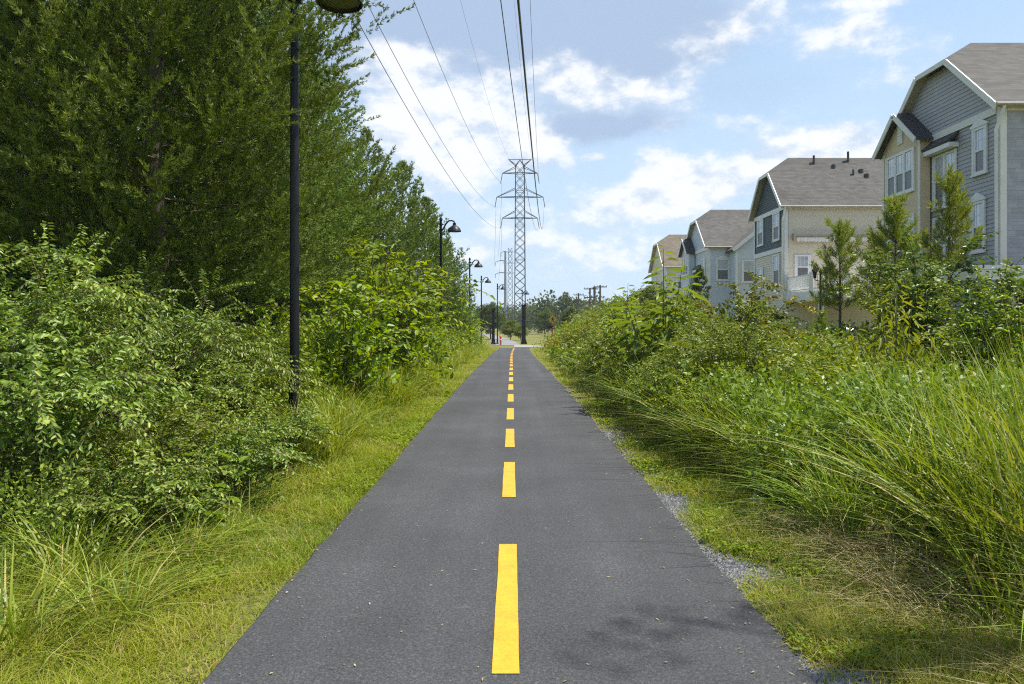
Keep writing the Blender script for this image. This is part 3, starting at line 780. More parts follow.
def ribbon(name, pts, mat, lift, parent=None, w0=0.0):
    """pts: (y, x_left, x_right) cross lines of a strip that follows the ground"""
    mb = MB()
    P = [((xl, y, g(xl, y) + lift), (xr, y, g(xr, y) + lift)) for y, xl, xr in pts]
    for (a, b), (c, d) in zip(P, P[1:]): mb.face([a, b, d, c])
    if w0:
        for s in (0, 1):
            for p, q in zip(P, P[1:]):
                a, b = p[s], q[s]
                mb.face([a, b, (b[0] + (2 * s - 1) * .05, b[1], b[2] - w0), (a[0] + (2 * s - 1) * .05, a[1], a[2] - w0)])
    return mb.build(name, mat, parent)

def pc(y):
    """centre of the path: straight, then swinging slightly to the right before the road"""
    return -0.02 + 0.3 * max(0, (y - 44) / 24) ** 2
def pw(y): return 1.395 - 0.10 * min(1, max(0, (y - 20) / 40))
rng0 = random.Random(3)
ys = [-12, -6, -3, 0] + [0.35 * i for i in range(1, 90)] + [32 + 1.0 * i for i in range(0, 36)]
pts = [(y, pc(y) - pw(y) + rng0.uniform(-.018, .018), pc(y) + pw(y) + rng0.uniform(-.018, .018)) for y in ys]
path = tag(ribbon('bike_path', pts, M['asphalt'], 0.030, None, 0.05), kind='structure')
# dashed centre line: y of both ends of each dash
dashes = [(0.3, 2.2), (3.52, 5.61), (7.15, 8.99), (10.1, 11.9), (13.1, 14.9)] + [(16.2 + 3.08 * i, 18.0 + 3.08 * i) for i in range(16)]
for a, b in dashes:
    n = 8; w = 0.064
    q = [(a + (b - a) * i / n, pc(a + (b - a) * i / n) - 0.01 - w + rng0.uniform(-.002, .002), pc(a + (b - a) * i / n) - 0.01 + w + rng0.uniform(-.002, .002)) for i in range(n + 1)]
    ribbon('centre_line_dash', q, M['paint'], 0.0345, path)

# side road that crosses beyond the end of the path, and the trail going on beyond it
mb = MB()
xs = [.2, 2, 6, 10, 16, 24, 40, 70, 120]
rd = [((x, 69.0 + max(0, x - 6) * .10, g(x, 69) + .03), (x, 76.0 + max(0, x - 6) * .14, g(x, 76) + .03)) for x in xs]
for (a, b), (c, d) in zip(rd, rd[1:]): mb.face([a, c, d, b])
tag(mb.build('side_road', M['concrete']), kind='structure')
tr = [(76 + 6 * i, -0.6 - .006 * i * i * 1.1 - .16 * i - 1.5, -0.6 - .006 * i * i * 1.1 - .16 * i + 1.5) for i in range(26)]
tag(ribbon('trail_beyond_road', tr, M['old_asphalt'], 0.03), kind='structure')

# far hills on the horizon
def hill(seed, y0, h, x0, x1, mat, amp):
    rng = np.random.default_rng(seed); n = 90
    xs = np.linspace(x0, x1, n); ph = rng.uniform(0, 6, 5)
    hh = h * (0.72 + amp * (np.sin(xs / 210 + ph[0]) * .5 + np.sin(xs / 77 + ph[1]) * .3 + np.sin(xs / 31 + ph[2]) * .15 + rng.normal(0, .05, n)))
    V = []
    for j, (dy, f) in enumerate(((-140, 0), (-70, .55), (0, 1.0), (120, .7), (260, 0))):
        V.append(np.stack([xs, np.full(n, y0 + dy) + rng.normal(0, 8, n), hh * f - 1.0 + (rng.normal(0, .5, n) if 0 < f else 0)], 1))
    V = np.concatenate(V); i = np.arange(4)[:, None] * n + np.arange(n - 1)[None]
    return tag(link('hill', quads_mesh('hill', V, np.stack([i, i + 1, i + 1 + n, i + n], -1).reshape(-1, 4), np.full(4 * (n - 1), .4), mat, True)), kind='structure')
M['far_wood'] = plainmat('distant_woodland', (0.055, 0.085, 0.03), (0.03, 0.05, 0.022), 0.05, 0.95, spec=0.1)
hill(1, 1150, 34, -900, 1100, M['far_wood'], .35)
hill(2, 760, 17, -500, 700, M['far_wood'], .4)

# ------------------------------------------------------------------ houses
def window(root, fr, ac, z0, z1, w, cols=1, cap=None, trim='white', muntin=True):
    tw = 0.095; hw = w / 2
    f = MB()
    f.fbox(fr, ac - hw - tw, ac - hw, z0 - tw, z1 + tw, 0.003, .055); f.fbox(fr, ac + hw, ac + hw + tw, z0 - tw, z1 + tw, 0.003, .055)
    f.fbox(fr, ac - hw, ac + hw, z1, z1 + tw, 0.003, .052); f.fbox(fr, ac - hw, ac + hw, z0 - tw, z0, 0.003, .052)
    f.fbox(fr, ac - hw - tw - .03, ac + hw + tw + .03, z0 - tw - .05, z0 - tw, 0.003, .085)
    zm = z0 + (z1 - z0) * .5
    cw = w / cols
    for c in range(cols):
        a = ac - hw + c * cw
        if c: f.fbox(fr, a - .05, a + .05, z0, z1, 0.004, .048)
        f.fbox(fr, a + .05, a + cw - .05, zm - .035, zm + .035, 0.004, .043)
        f.fbox(fr, a + (.05 if c else 0), a + .05 + (.035 if c else .035), z0, z1, .004, .036); f.fbox(fr, a + cw - .085, a + cw - (.05 if c < cols - 1 else 0), z0, z1, .004, .036)
        if muntin:
            for k in (1, 2): f.fbox(fr, a + cw * k / 3 - .009, a + cw * k / 3 + .009, zm + .035, z1, .004, .022)
            f.fbox(fr, a + .085, a + cw - .085, (zm + z1) / 2 - .009, (zm + z1) / 2 + .009, .004, .024)
    if cap == 'pediment':
        o, u, n = fr
        ring = [(o[0] + u[0] * (ac + s) + n[0] * .004, o[1] + u[1] * (ac + s) + n[1] * .004, z) for s, z in ((-hw - tw - .06, z1 + tw), (hw + tw + .06, z1 + tw), (hw + tw + .06, z1 + tw + .06), (0, z1 + tw + .30), (-hw - tw - .06, z1 + tw + .06))]
        f.prism(ring, (n[0] * .075, n[1] * .075, 0))
    t = f.build('window', M[trim], root)
    p = MB(); p.fbox(fr, ac - hw, ac + hw, zm, z1, 0.002, .014); p.build('upper_pane', M['glass'], t)
    s = MB(); s.fbox(fr, ac - hw, ac + hw, z0, zm, 0.002, .012); s.build('lower_screen', M['screen'], t)
    return t

def hood(root, fr, ac, z, w, name='window_hood'):
    o, u, n = fr
    P = lambda a, d, zz: (o[0] + u[0] * a + n[0] * d, o[1] + u[1] * a + n[1] * d, zz)
    h = MB()
    h.hexa([P(ac - w, .003, z + .42), P(ac - w, .36, z + .10), P(ac + w, .36, z + .10), P(ac + w, .003, z + .42), P(ac - w, .003, z + .50), P(ac - w, .40, z + .17), P(ac + w, .40, z + .17), P(ac + w, .003, z + .50)], 0)
    t = h.build(name, M['dark_band'], root)
    b = MB(); b.fbox(fr, ac - w + .02, ac + w - .02, z - .07, z + .095, .003, .345); b.build('hood_fascia', M['white'], t)

def laps(mb, fr, a0, a1, z0, z1, edge=None, pitch=.14, lip=.022):
    """lap boards: each leans out to a lip over the board below"""
    o, u, n = fr
    P = lambda a, d, z: (o[0] + u[0] * a + n[0] * d, o[1] + u[1] * a + n[1] * d, z)
    z = z0
    while z < z1 - .02:
        zt = min(z1, z + pitch); i0 = edge(z) if edge else 0; i1 = edge(zt) if edge else 0
        if a0 + i1 < a1 - i1:
            mb.face([P(a0 + i0, 0, z), P(a1 - i0, 0, z), P(a1 - i1, -lip, zt), P(a0 + i1, -lip, zt)])
            mb.face([P(a0 + i0, -.034, z + .001), P(a1 - i0, -.034, z + .001), P(a1 - i0, 0, z), P(a0 + i0, 0, z)])
        z = zt

def house(label, X, D0, D1, X1, ze, zc, zr, clip, mats, group, bay=None, trimw='white', wins=(), camwins=(), hoods=(), mid=None, vents=(), zbase=0.2):
    root = empty('townhouse', (X + 4, (D0 + D1) / 2, g(X + 4, D0))); tag(root, label, 'house', group)
    dm = (D0 + D1) / 2; T = 0.2
    fp = ((X, D0), (0, 1), (-1, 0)); fc = ((X, D0), (1, 0), (0, -1)); L = D1 - D0
    zt = ze - 0.35                                             # trim band under the gable
    w = MB(); w.box(X + .035, X + T, D0, D1, (mid or zbase), zt); laps(w, fp, 0, L, (mid or zbase), zt); w.build('side_wall', M[mats['upper']], root)
    if mid:
        w = MB(); w.box(X + .035, X + T, D0, D1, zbase, mid); laps(w, fp, 0, L, zbase, mid); w.build('lower_wall', M[mats['lower']], root)
        b = MB(); b.fbox(fp, .16, L - .16, mid - .12, mid + .14, .003, .05); b.build('trim_band', M[trimw], root)
    slope = (zc - ze) / ((L - clip) / 2)
    gw = MB(); ring = [(X + .002, D0 + .05, zt), (X + .002, D1 - .05, zt), (X + .002, D1 - .02, ze - .05), (X + .002, dm + clip / 2, zc - .10), (X + .002, dm - clip / 2, zc - .10), (X + .002, D0 + .02, ze - .05)]
    gw.prism([(p[0] + .035, p[1], p[2]) for p in ring], (T - .035, 0, 0))
    edge = lambda z: max(.05, (z - ze) / slope) if z > ze else .05
    laps(gw, fp, 0, L, zt, zc - .15, edge); gw.build('gable_wall', M[mats['gable']], root)
    b = MB(); b.fbox(fp, .16, L - .05, zt - .12, zt + .12, .004, .06); b.build('trim_band', M[trimw], root)
    w = MB(); w.box(X + T, X1, D0 + .035, D0 + T, zbase, ze - .02); laps(w, fc, .02, X1 - X, zbase, ze - .05, None, .14, .005); w.build('front_wall', M[mats['cam']], root)
    w = MB(); w.box(X1 - T, X1, D0 + T, D1 - T, zbase, ze - .02); w.box(X + T, X1, D1 - T, D1, zbase, ze - .02); w.build('rear_wall', M[mats['cam']], root)
    b = MB(); b.fbox(fp, -.03, .16, zbase, ze - .03, .004, .032); b.fbox(fc, -.004, .17, zbase, ze - .03, .004, .030); b.build('corner_board', M[trimw], root)
    b = MB(); b.fbox(fp, L - .13, L + .03, zbase, zt - .13, .004, .032); b.build('corner_board', M[trimw], root)
    b = MB(); b.fbox(fc, .17, X1 - X, ze - .42, ze - .12, .004, .035); b.build('frieze_board', M[mats.get('frieze', trimw)], root)
    # roof with clipped gables
    o, oe = 0.33, 0.28; zo = ze - slope * oe
    bm = bmesh.new()
    A = lambda x, y, z: bm.verts.new((x, y, z))
    xr0, xr1 = X + 1.15, X1 - 1.15
    rn, rf = A(xr0, dm, zr), A(xr1, dm, zr)
    n0, n1 = A(X - o, D0 - oe, zo), A(X1 + o, D0 - oe, zo); c0, c1 = A(X - o, dm - clip / 2, zc), A(X1 + o, dm - clip / 2, zc)
    f0, f1 = A(X - o, D1 + oe, zo), A(X1 + o, D1 + oe, zo); d0, d1 = A(X - o, dm + clip / 2, zc), A(X1 + o, dm + clip / 2, zc)
    fs = [bm.faces.new(q) for q in ((n0, n1, c1, rf, rn, c0), (f1, f0, d0, rn, rf, d1), (d0, c0, rn), (c1, d1, rf))]
    bmesh.ops.recalc_face_normals(bm, faces=fs)
    if fs[0].normal.z < 0: bmesh.ops.reverse_faces(bm, faces=fs)
    bmesh.ops.solidify(bm, geom=fs, thickness=0.16)
    bm.normal_update()
    rm = bpy.data.meshes.new('roof')
    for f in bm.faces:
        f.material_index = 1 if f.normal.z < -0.2 else 0
        for v in f.verts: pass
    for v in bm.verts: v.co -= root.location
    bm.to_mesh(rm); bm.free(); rm.materials.append(M[mats['roof']]); rm.materials.append(M['soffit'])
    rf_o = link('roof', rm, root)
    for q in vents:
        v = MB(); x, y, h, r = q; zz = ze + (y - D0) * slope
        v.tube([(x, y, zz - .2), (x, y, zz + h)], r, 8); v.build('vent_pipe', M['dark_band'], rf_o, True)
    rb = MB()
    e = X - o - .012
    zz = -0.12
    rb.beam((e, D0 - oe, zo + zz), (e, dm - clip / 2, zc + zz), .05, .20); rb.beam((e, D1 + oe, zo + zz), (e, dm + clip / 2, zc + zz), .05, .20)
    rb.beam((e - .002, dm - clip / 2, zc + zz + .02), (e - .002, dm + clip / 2, zc + zz + .02), .05, .17)
    rb.build('rake_board', M[trimw], root)
    gu = MB(); gu.tube([(X - o - .03, D0 - oe - .06, zo - .05), (X1 + o, D0 - oe - .06, zo - .05)], .055, 8)
    gu.build('gutter', M['tan_gutter'], root, True)
    ds = MB(); ds.tube([(X - .1, D0 - oe - .05, zo - .1), (X - .12, D0 - .1, zo - .55), (X - .12, D0 + .05, zo - .75), (X - .10, D0 + .05, zbase)], .05, 6); ds.build('downspout', M['white'], root, True)
    if bay:
        a0, a1, pr, zbe, zbp, bm_ = bay
        q = MB(); q.fbox(fp, a0, a1, zbase, zbe, .06, pr)
        am = (a0 + a1) / 2
        q.prism([(X - .06, D0 + a0, zbe), (X - .06, D0 + a1, zbe), (X - .06, D0 + am, zbp - .08)], (-(pr - .06), 0, 0))
        bt = q.build('bay', M[bm_], root)
        r = MB(); ov = .22; sl = (zbp - zbe) / (am - a0)
        for s in (-1, 1):
            ea = am + s * (am - a0 + ov); ez = zbe - sl * ov
            xo = X - pr - .30
            r.hexa([(xo, D0 + am, zbp), (xo, D0 + ea, ez), (X + .6, D0 + ea, ez), (X + .6, D0 + am, zbp), (xo, D0 + am, zbp + .10), (xo, D0 + ea, ez + .10), (X + .6, D0 + ea, ez + .10), (X + .6, D0 + am, zbp + .10)])
        r.build('bay_roof', M['dark_band'], bt)
        t = MB()
        for s in (-1, 1):
            ea = am + s * (am - a0 + ov); ez = zbe - sl * ov
            t.beam((X - pr - .325, D0 + ea, ez - .01), (X - pr - .325, D0 + am, zbp - .01), .045, .20)
        t.fbox(fp, a0 - .01, a0 + .13, zbase, zbe - .1, pr + .003, pr + .03); t.fbox(fp, a1 - .13, a1 + .01, zbase, zbe - .1, pr + .003, pr + .03)
        t.build('bay_trim', M[mats.get('baytrim', trimw)], bt)
        fb = ((X - pr, D0), (0, 1), (-1, 0))
        lv = MB(); lv.fbox(fb, am - .17, am + .17, zbe + .05, zbe + .78, .003, .05)
        for k in range(5): lv.fbox(fb, am - .12, am + .12, zbe + .12 + .12 * k, zbe + .17 + .12 * k, .05, .07)
        lv.build('gable_vent', M['white'], bt)
        window(root, fb, am + .05, ze - 2.05, ze - .62, 1.95, 3, None, 'white')
        window(root, fb, am + .05, ze - 4.6, ze - 3.1, 1.95, 3, None, 'white')
        window(root, fb, am + .05, 0.9, 2.4, 1.7, 2, None, 'white')
    for q in wins: window(root, fp, *q[:5], q[5], 'white')
    for q in camwins: window(root, fc, *q[:5], q[5], 'white')
    for q in hoods: hood(root, fp, *q)
    return root, fp, fc

HG = 'townhouses along the path'
h1, fp, fc = house('grey clapboard townhouse with shingled front, beige bay and small bay gable', 15.5, 24.0, 30.95, 27.0, 8.9, 11.02, 11.93, 1.94,
    dict(upper='grey_siding', gable='grey_siding', cam='grey_shake', roof='shingle', frieze='cream', baytrim='cream'), HG,
    bay=(3.95, 6.75, .42, 8.65, 9.8, 'beige_siding'), trimw='cream', zbase=.35,
    wins=[(1.05, 6.78, 8.15, .6, 1, 'pediment'), (1.15, 4.2, 5.7, .6, 1, 'pediment'), (3.1, 6.0, 7.75, 1.3, 2, None), (3.1, 3.6, 5.5, 1.3, 2, None), (1.2, 1.0, 2.5, .8, 1, None)],
    camwins=[(1.35, 6.75, 8.25, .8, 1, 'pediment'), (1.35, 4.1, 5.75, .8, 1, 'pediment'), (4.2, 6.75, 8.25, 1.6, 2, 'pediment'), (4.2, 4.1, 5.75, 1.6, 2, None), (8.0, 6.75, 8.25, .8, 1, 'pediment'), (8.0, 4.1, 5.75, .8, 1, None)],
    hoods=[(3.1, 7.95, .86)])
# covered porch of the first house
p = MB(); p.box(12.4, 22.0, 20.2, 23.95, 3.12, 3.24); pr = p.build('porch_roof', M['shingle'], h1)
p = MB(); p.box(12.3, 22.1, 20.08, 20.18, 2.88, 3.22); p.box(12.3, 12.39, 20.18, 23.9, 2.88, 3.22); p.box(12.25, 22.1, 20.03, 20.075, 3.16, 3.26); p.build('porch_fascia', M['white'], pr)
for x in (13.35, 16.2, 19.0, 21.8):
    p = MB(); p.box(x - .12, x + .12, 20.25, 20.49, .3, 3.1); p.box(x - .16, x + .16, 20.21, 20.53, .3, .55); p.box(x - .16, x + .16, 20.21, 20.53, 2.92, 3.115); p.build('porch_post', M['tanpost'], h1)
p = MB(); p.box(15.5, 22, 23.90, 23.96, .35, 3.1); p.build('patio_wall', M['brownwall'], h1)

h2, fp, fc = house('townhouse with dark green upper storey over tan siding and white railed deck', 15.5, 43.0, 48.4, 27.0, 8.75, 10.75, 11.8, 1.6,
    dict(upper='green_siding', lower='tan_siding', gable='green_siding', cam='tan_siding', roof='shingle'), HG, mid=6.05, zbase=.35,
    wins=[(1.35, 6.75, 8.2, .95, 1, None), (4.2, 6.75, 8.2, .95, 1, None), (1.35, 4.1, 5.75, .95, 1, None), (4.2, 4.5, 5.2, .95, 1, None)],
    camwins=[(1.0, 4.4, 5.6, .75, 1, None), (7.5, 4.3, 5.7, 1.2, 2, None), (8.2, 6.8, 8.0, .8, 1, None)],
    vents=[(18.1, 45.4, .6, .07), (20.2, 45.5, .75, .07), (20.15, 44.7, .35, .06), (19.2, 45.2, .22, .12), (20.7, 44.9, .20, .14), (20.9, 44.6, .18, .14)])
# rolled-up awning, deck, balustrade of the second house
a = MB(); a.tube([(15.95, 42.80, 6.72), (22.5, 42.80, 6.72)], .11, 8); a.box(15.9, 16.02, 42.66, 42.97, 6.5, 6.9); aw = a.build('awning', M['tanpost'], h2, True)
for k in range(32):
    a = MB() if k == 0 else a
    x = 16.05 + k * .2
    a.prism([(x, 42.66, 6.64), (x + .19, 42.66, 6.64), (x + .19, 42.66, 6.44), (x + .095, 42.66, 6.38), (x, 42.66, 6.44)], (0, -.02, 0), 0 if k % 2 else 1)
a.build('scalloped_valance', [M['cream'], M['white']], aw)
dk = MB(); dk.box(15.6, 21.4, 39.6, 42.95, 3.30, 3.44); d_o = dk.build('deck', M['white'], h2)
dk = MB(); dk.box(15.55, 21.45, 39.54, 39.60, 3.02, 3.46); dk.box(15.54, 15.6, 39.6, 42.9, 3.02, 3.46); dk.build('deck_fascia', M['white'], d_o)
rl = MB()
for z in (3.56, 4.32): rl.box(15.6, 21.4, 39.62, 39.70, z, z + .07); rl.box(15.6, 15.68, 39.7, 42.9, z, z + .07); rl.box(21.32, 21.4, 39.7, 42.9, z, z + .07)
x = 15.72
while x < 21.3: rl.box(x, x + .035, 39.64, 39.68, 3.63, 4.32); x += .13
y = 39.75
while y < 42.85: rl.box(15.62, 15.66, y, y + .035, 3.63, 4.32); rl.box(21.34, 21.38, y, y + .035, 3.63, 4.32); y += .13
for x, y in ((15.6, 39.6), (17.5, 39.6), (19.4, 39.6), (21.3, 39.6), (15.6, 42.75), (21.3, 42.75)): rl.box(x - .03, x + .12, y - .03, y + .12, 3.45, 4.5)
rl.build('deck_railing', M['white'], h2)
for x in (16.25, 21.0):
    p = MB(); p.box(x - .11, x + .11, 39.7, 39.92, .3, 3.29); p.build('deck_post', M['white'], h2)

h3, fp, fc = house('pale blue grey townhouse with small dark bay roof, between tan roofed and green ones', 15.5, 59.8, 67.1, 27.0, 8.15, 10.4, 11.4, 1.9,
    dict(upper='blue_siding', gable='blue_siding', cam='blue_siding', roof='shingle'), HG,
    bay=(4.2, 7.1, .5, 7.9, 9.1, 'blue_siding'), zbase=.35,
    wins=[(1.4, 5.6, 7.0, .8, 1, None), (3.1, 3.4, 6.0, 1.0, 2, None)],
    camwins=[(1.15, 5.35, 6.85, .95, 1, 'pediment'), (4.0, 5.3, 6.8, .9, 1, None)], hoods=[(3.1, 6.2, .8)])
# its front wing with a gable of its own
w = MB(); w.box(17.15, 22.5, 58.0, 60.15, .35, 7.6); w.prism([(17.15, 58.0, 7.6), (22.5, 58.0, 7.6), (19.8, 58.0, 9.7)], (0, 2.15, 0)); wg = w.build('front_wing', M['blue_siding'], h3)
for s in (-1, 1):
    r = MB(); ex = 19.8 + s * 2.95; ez = 7.38
    r.hexa([(19.8, 57.7, 9.75), (ex, 57.7, ez), (ex, 61.5, ez), (19.8, 61.5, 9.75), (19.8, 57.7, 9.9), (ex, 57.7, ez + .15), (ex, 61.5, ez + .15), (19.8, 61.5, 9.9)]); r.build('wing_roof', M['shingle'], wg)
    r = MB(); r.beam((ex, 57.68, ez + .03), (19.8, 57.68, 9.78), .04, .24); r.build('rake_board', M['white'], wg)
window(h3, ((17.15, 58.0), (1, 0), (0, -1)), 1.0, 5.1, 6.6, .95, 1, None, 'white')
b = MB(); b.box(17.12, 17.28, 57.965, 57.996, .35, 7.4); b.build('corner_board', M['white'], wg)

h4, fp, fc = house('house with tan shingle roof at the far end of the row', 15.6, 77.0, 84.5, 28.0, 7.95, 10.4, 11.4, 2.0,
    dict(upper='tan_siding', gable='tan_siding', cam='tan_siding', roof='shingle2'), HG, zbase=.35,
    wins=[(1.6, 5.6, 7.0, .9, 1, None), (5.5, 5.6, 7.0, .9, 1, None)], camwins=[(1.6, 5.5, 6.9, .9, 1, None), (4.6, 5.5, 6.9, .9, 1, None)])

# ------------------------------------------------------------------ lamps along the path
def make_lamp():
    root = empty('street_lamp', (0, 0, 0))
    b = MB(); b.lathe((0, 0, 0), [(.0, 0), (.15, 0), (.15, .08), (.105, .13), (.09, .42), (.075, .5), (.07, .9)], 16); b.build('base', M['black'], root, True)
    b = MB(); b.tube([(0, 0, .85), (0, 0, 3), (0, 0, 6.3)], [.064, .060, .050], 12); b.lathe((0, 0, 6.3), [(.055, 0), (.075, .03), (.07, .10), (.03, .16), (0, .20)], 12); b.build('pole', M['black'], root, True)
    a = MB(); a.tube([(0, 0, 5.83), (.10, 0, 5.95), (.22, 0, 6.17), (.34, 0, 6.30), (.47, 0, 6.31), (.57, 0, 6.28), (.59, 0, 6.21)], [.035, .035, .035, .034, .033, .032, .03], 8)
    a.tube([(0, 0, 6.15), (.12, 0, 6.15), (.24, 0, 6.19)], .016, 6); a.box(-.08, .08, -.085, .085, 5.87, 5.95); a.box(-.08, .08, -.085, .085, 6.11, 6.18)
    a.build('arm', M['black'], root, True)
    s = MB(); s.lathe((.59, 0, 5.83), [(.29, 0), (.30, .012), (.285, .05), (.25, .13), (.19, .20), (.12, .25), (.075, .28), (.07, .37), (.03, .40), (0, .40)], 24)
    s.lathe((.59, 0, 5.83), [(.29, 0), (.275, .012), (.25, .08), (.2, .14), (.1, .17), (0, .17)], 24); sh = s.build('lamp_shade', M['black'], root, True)
    l = MB(); l.lathe((.59, 0, 5.83), [(0, .028), (.12, .032), (.22, .036), (.268, .045), (.268, .06), (0, .07)], 24); l.build('lens', M['lens'], sh, True)
    return root
lamp = make_lamp()
LG = 'black lamps along the path'
LAMPS = [(-2.83, 9.85, 'black arm lamp half hidden by cedar sprays, rising out of the arching shrubs'),
         (-3.10, 33.0, 'black arm lamp whose shade looks out over the tops of the smaller cedars'),
         (-2.85, 51.0, 'black arm lamp with its post hidden by the last cedar of the row'),
         (-2.75, 68.0, 'black arm lamp standing clear in the grass where the dashed line ends'),
         (-1.55, 80.5, 'slim black arm lamp beside the trail next to the small red marker post'),
         (1.25, 93.0, 'black arm lamp rising behind the broad black column at the road')]
for i, (x, y, lb) in enumerate(LAMPS):
    o = lamp if i == 0 else copy_tree(lamp)
    o.location = (x, y, g(x, y)); tag(o, lb, 'street lamp', LG)

# twin lantern post between the first two houses
t = empty('lantern_post', (13.45, 33.0, g(13.45, 33))); tag(t, 'black post with two old style lanterns in front of the white deck', 'lantern')
z0 = g(13.45, 33)
b = MB(); b.lathe((13.45, 33, z0), [(0, 0), (.16, 0), (.14, .3), (.07, .5), (.05, .7), (.045, 3.55), (.06, 3.6), (.02, 3.75), (0, 3.8)], 12); b.build('pole', M['black'], t, True)
b = MB(); b.tube([(13.2, 33, z0 + 3.35), (13.22, 33, z0 + 3.28), (13.45, 33, z0 + 3.22), (13.68, 33, z0 + 3.28), (13.7, 33, z0 + 3.35)], .022, 6); b.build('crossarm', M['black'], t, True)
for x in (13.2, 13.7):
    b = MB(); b.lathe((x, 33, z0 + 3.35), [(0, 0), (.06, 0), (.10, .30), (.15, .33), (.07, .47), (.02, .52), (0, .56)], 8); b.build('lantern', M['black'], t)

# covered grills on the patio behind the shrubs
for x, y, lb in ((14.95, 36.5, 'grill under a black cover beside the white deck post'), (16.15, 36.9, 'grill with rounded steel lid under the white deck')):
    z0 = g(x, y); t = empty('grill', (x, y, z0)); tag(t, lb, 'grill')
    b = MB(); b.box(x - .42, x + .42, y - .28, y + .28, z0 + .05, z0 + .88); c = b.build('cart', M['grey_vinyl'], t, False, .04)
    b = MB(); b.prism([(x - .42, y - .28, z0 + .885), (x - .42, y - .28, z0 + 1.1), (x - .42, y - .12, z0 + 1.24), (x - .42, y + .12, z0 + 1.24), (x - .42, y + .28, z0 + 1.1), (x - .42, y + .28, z0 + .885)], (.84, 0, 0)); b.build('lid', M['grey_vinyl' if x < 15.5 else 'silver'], t, False, .03)
    b = MB(); b.box(x - .75, x - .43, y - .25, y + .25, z0 + .82, z0 + .87); b.build('side_shelf', M['silver'], t)
    b = MB(); b.box(x + .43, x + .75, y - .25, y + .25, z0 + .82, z0 + .87); b.build('side_shelf', M['silver'], t)
rng = np.random.default_rng(77)
fl = Leaves(); n = 260; d = rdir(rng, n, -.2, 1) * rng.uniform(.4, 1, (n, 1)); fl.chip(d * [.3, .3, .26] + [0, 0, .62], d + rng.normal(0, .4, (n, 3)), rdir(rng, n), .09, .08, rng.uniform(0, 1, n))
pm = MB(); pm.lathe((0, 0, 0), [(0, 0), (.16, 0), (.23, .42), (.21, .42), (.2, .38), (0, .38)], 16)
t = empty('flower_pot', (16.9, 35.9, g(16.9, 35.9))); tag(t, 'pot of red flowers beside the grills under the deck', 'flower pot')
M['redleaf'] = leafmat('red_petals', [(0.5, 0.03, 0.015), (0.7, 0.08, 0.03)], .2, .5, .3)
link('pot', pm.mesh('pot', M['tanpost'], smooth=True), t); link('blossoms', fl.mesh('blossoms', M['redleaf']), t)

# ------------------------------------------------------------------ signs and posts at the road
def mk_sign():
    x, y = 3.35, 62.5; z0 = g(x, y); t = empty('warning_sign', (x, y, z0)); tag(t, 'diamond shaped yellow crossing sign with dark plate on an orange red post', 'sign')
    b = MB(); b.box(x - .04, x + .04, y, y + .08, z0 - .1, z0 + 2.65); b.build('post', M['orange'], t)
    b = MB(); b.disc((x, y - .03, z0 + 2.48), (1, 0, 0), (0, 0, 1), .37, .02, 4); f = b.build('sign_face', M['yellow'], t)
    b = MB(); c = (x, y - .053, z0 + 2.48)
    P = lambda a, h: (c[0] + a * .78, c[1], c[2] + h * .78)
    b.prism([P(.055 * math.cos(k * .785), .20 + .055 * math.sin(k * .785)) for k in range(8)], (0, -.004, 0))
    b.prism([P(-.09, .13), P(.09, .13), P(.07, -.06), P(-.07, -.06)], (0, -.004, 0))
    b.prism([P(-.07, -.065), P(0, -.065), P(-.09, -.30), P(-.15, -.28)], (0, -.004, 0)); b.prism([P(.005, -.065), P(.07, -.065), P(.16, -.27), P(.10, -.30)], (0, -.004, 0))
    b.prism([P(-.095, .12), P(-.095, .05), P(-.20, -.03), P(-.23, .02)], (0, -.004, 0)); b.prism([P(.095, .12), P(.095, .05), P(.2, .0), P(.22, .05)], (0, -.004, 0))
    b.build('walking_figure', M['signblack'], f)
    b = MB(); b.box(x - .40, x + .40, y - .04, y - .012, z0 + 1.72, z0 + 1.95); b.build('lower_plate', M['signblack'], t)
mk_sign()
x, y = 4.95, 71.5; z0 = g(x, y); t = empty('road_sign', (x, y, z0)); tag(t, 'round pale sign back on a dark post near the side road', 'sign')
b = MB(); b.box(x - .035, x + .035, y, y + .06, z0 - .1, z0 + 1.62); b.build('post', M['wood'], t)
b = MB(); b.disc((x, y - .02, z0 + 1.62), (1, 0, 0), (0, 0, 1), .27, .02, 16); b.build('sign_face', M['signback'], t)
x, y = -1.15, 77.0; z0 = g(x, y); t = empty('marker_post', (x, y, z0)); tag(t, 'short orange red marker post in the grass by the lamp', 'marker post')
b = MB(); b.lathe((x, y, z0), [(0, 0), (.11, 0), (.11, .75), (.14, .78), (.14, .86), (.09, .98), (0, 1.03)], 10); b.build('shaft', M['orange'], t, True)
b = MB(); b.lathe((x, y, z0), [(.116, .52), (.118, .53), (.118, .64), (.116, .65)], 10); b.build('reflective_band', M['white'], t)
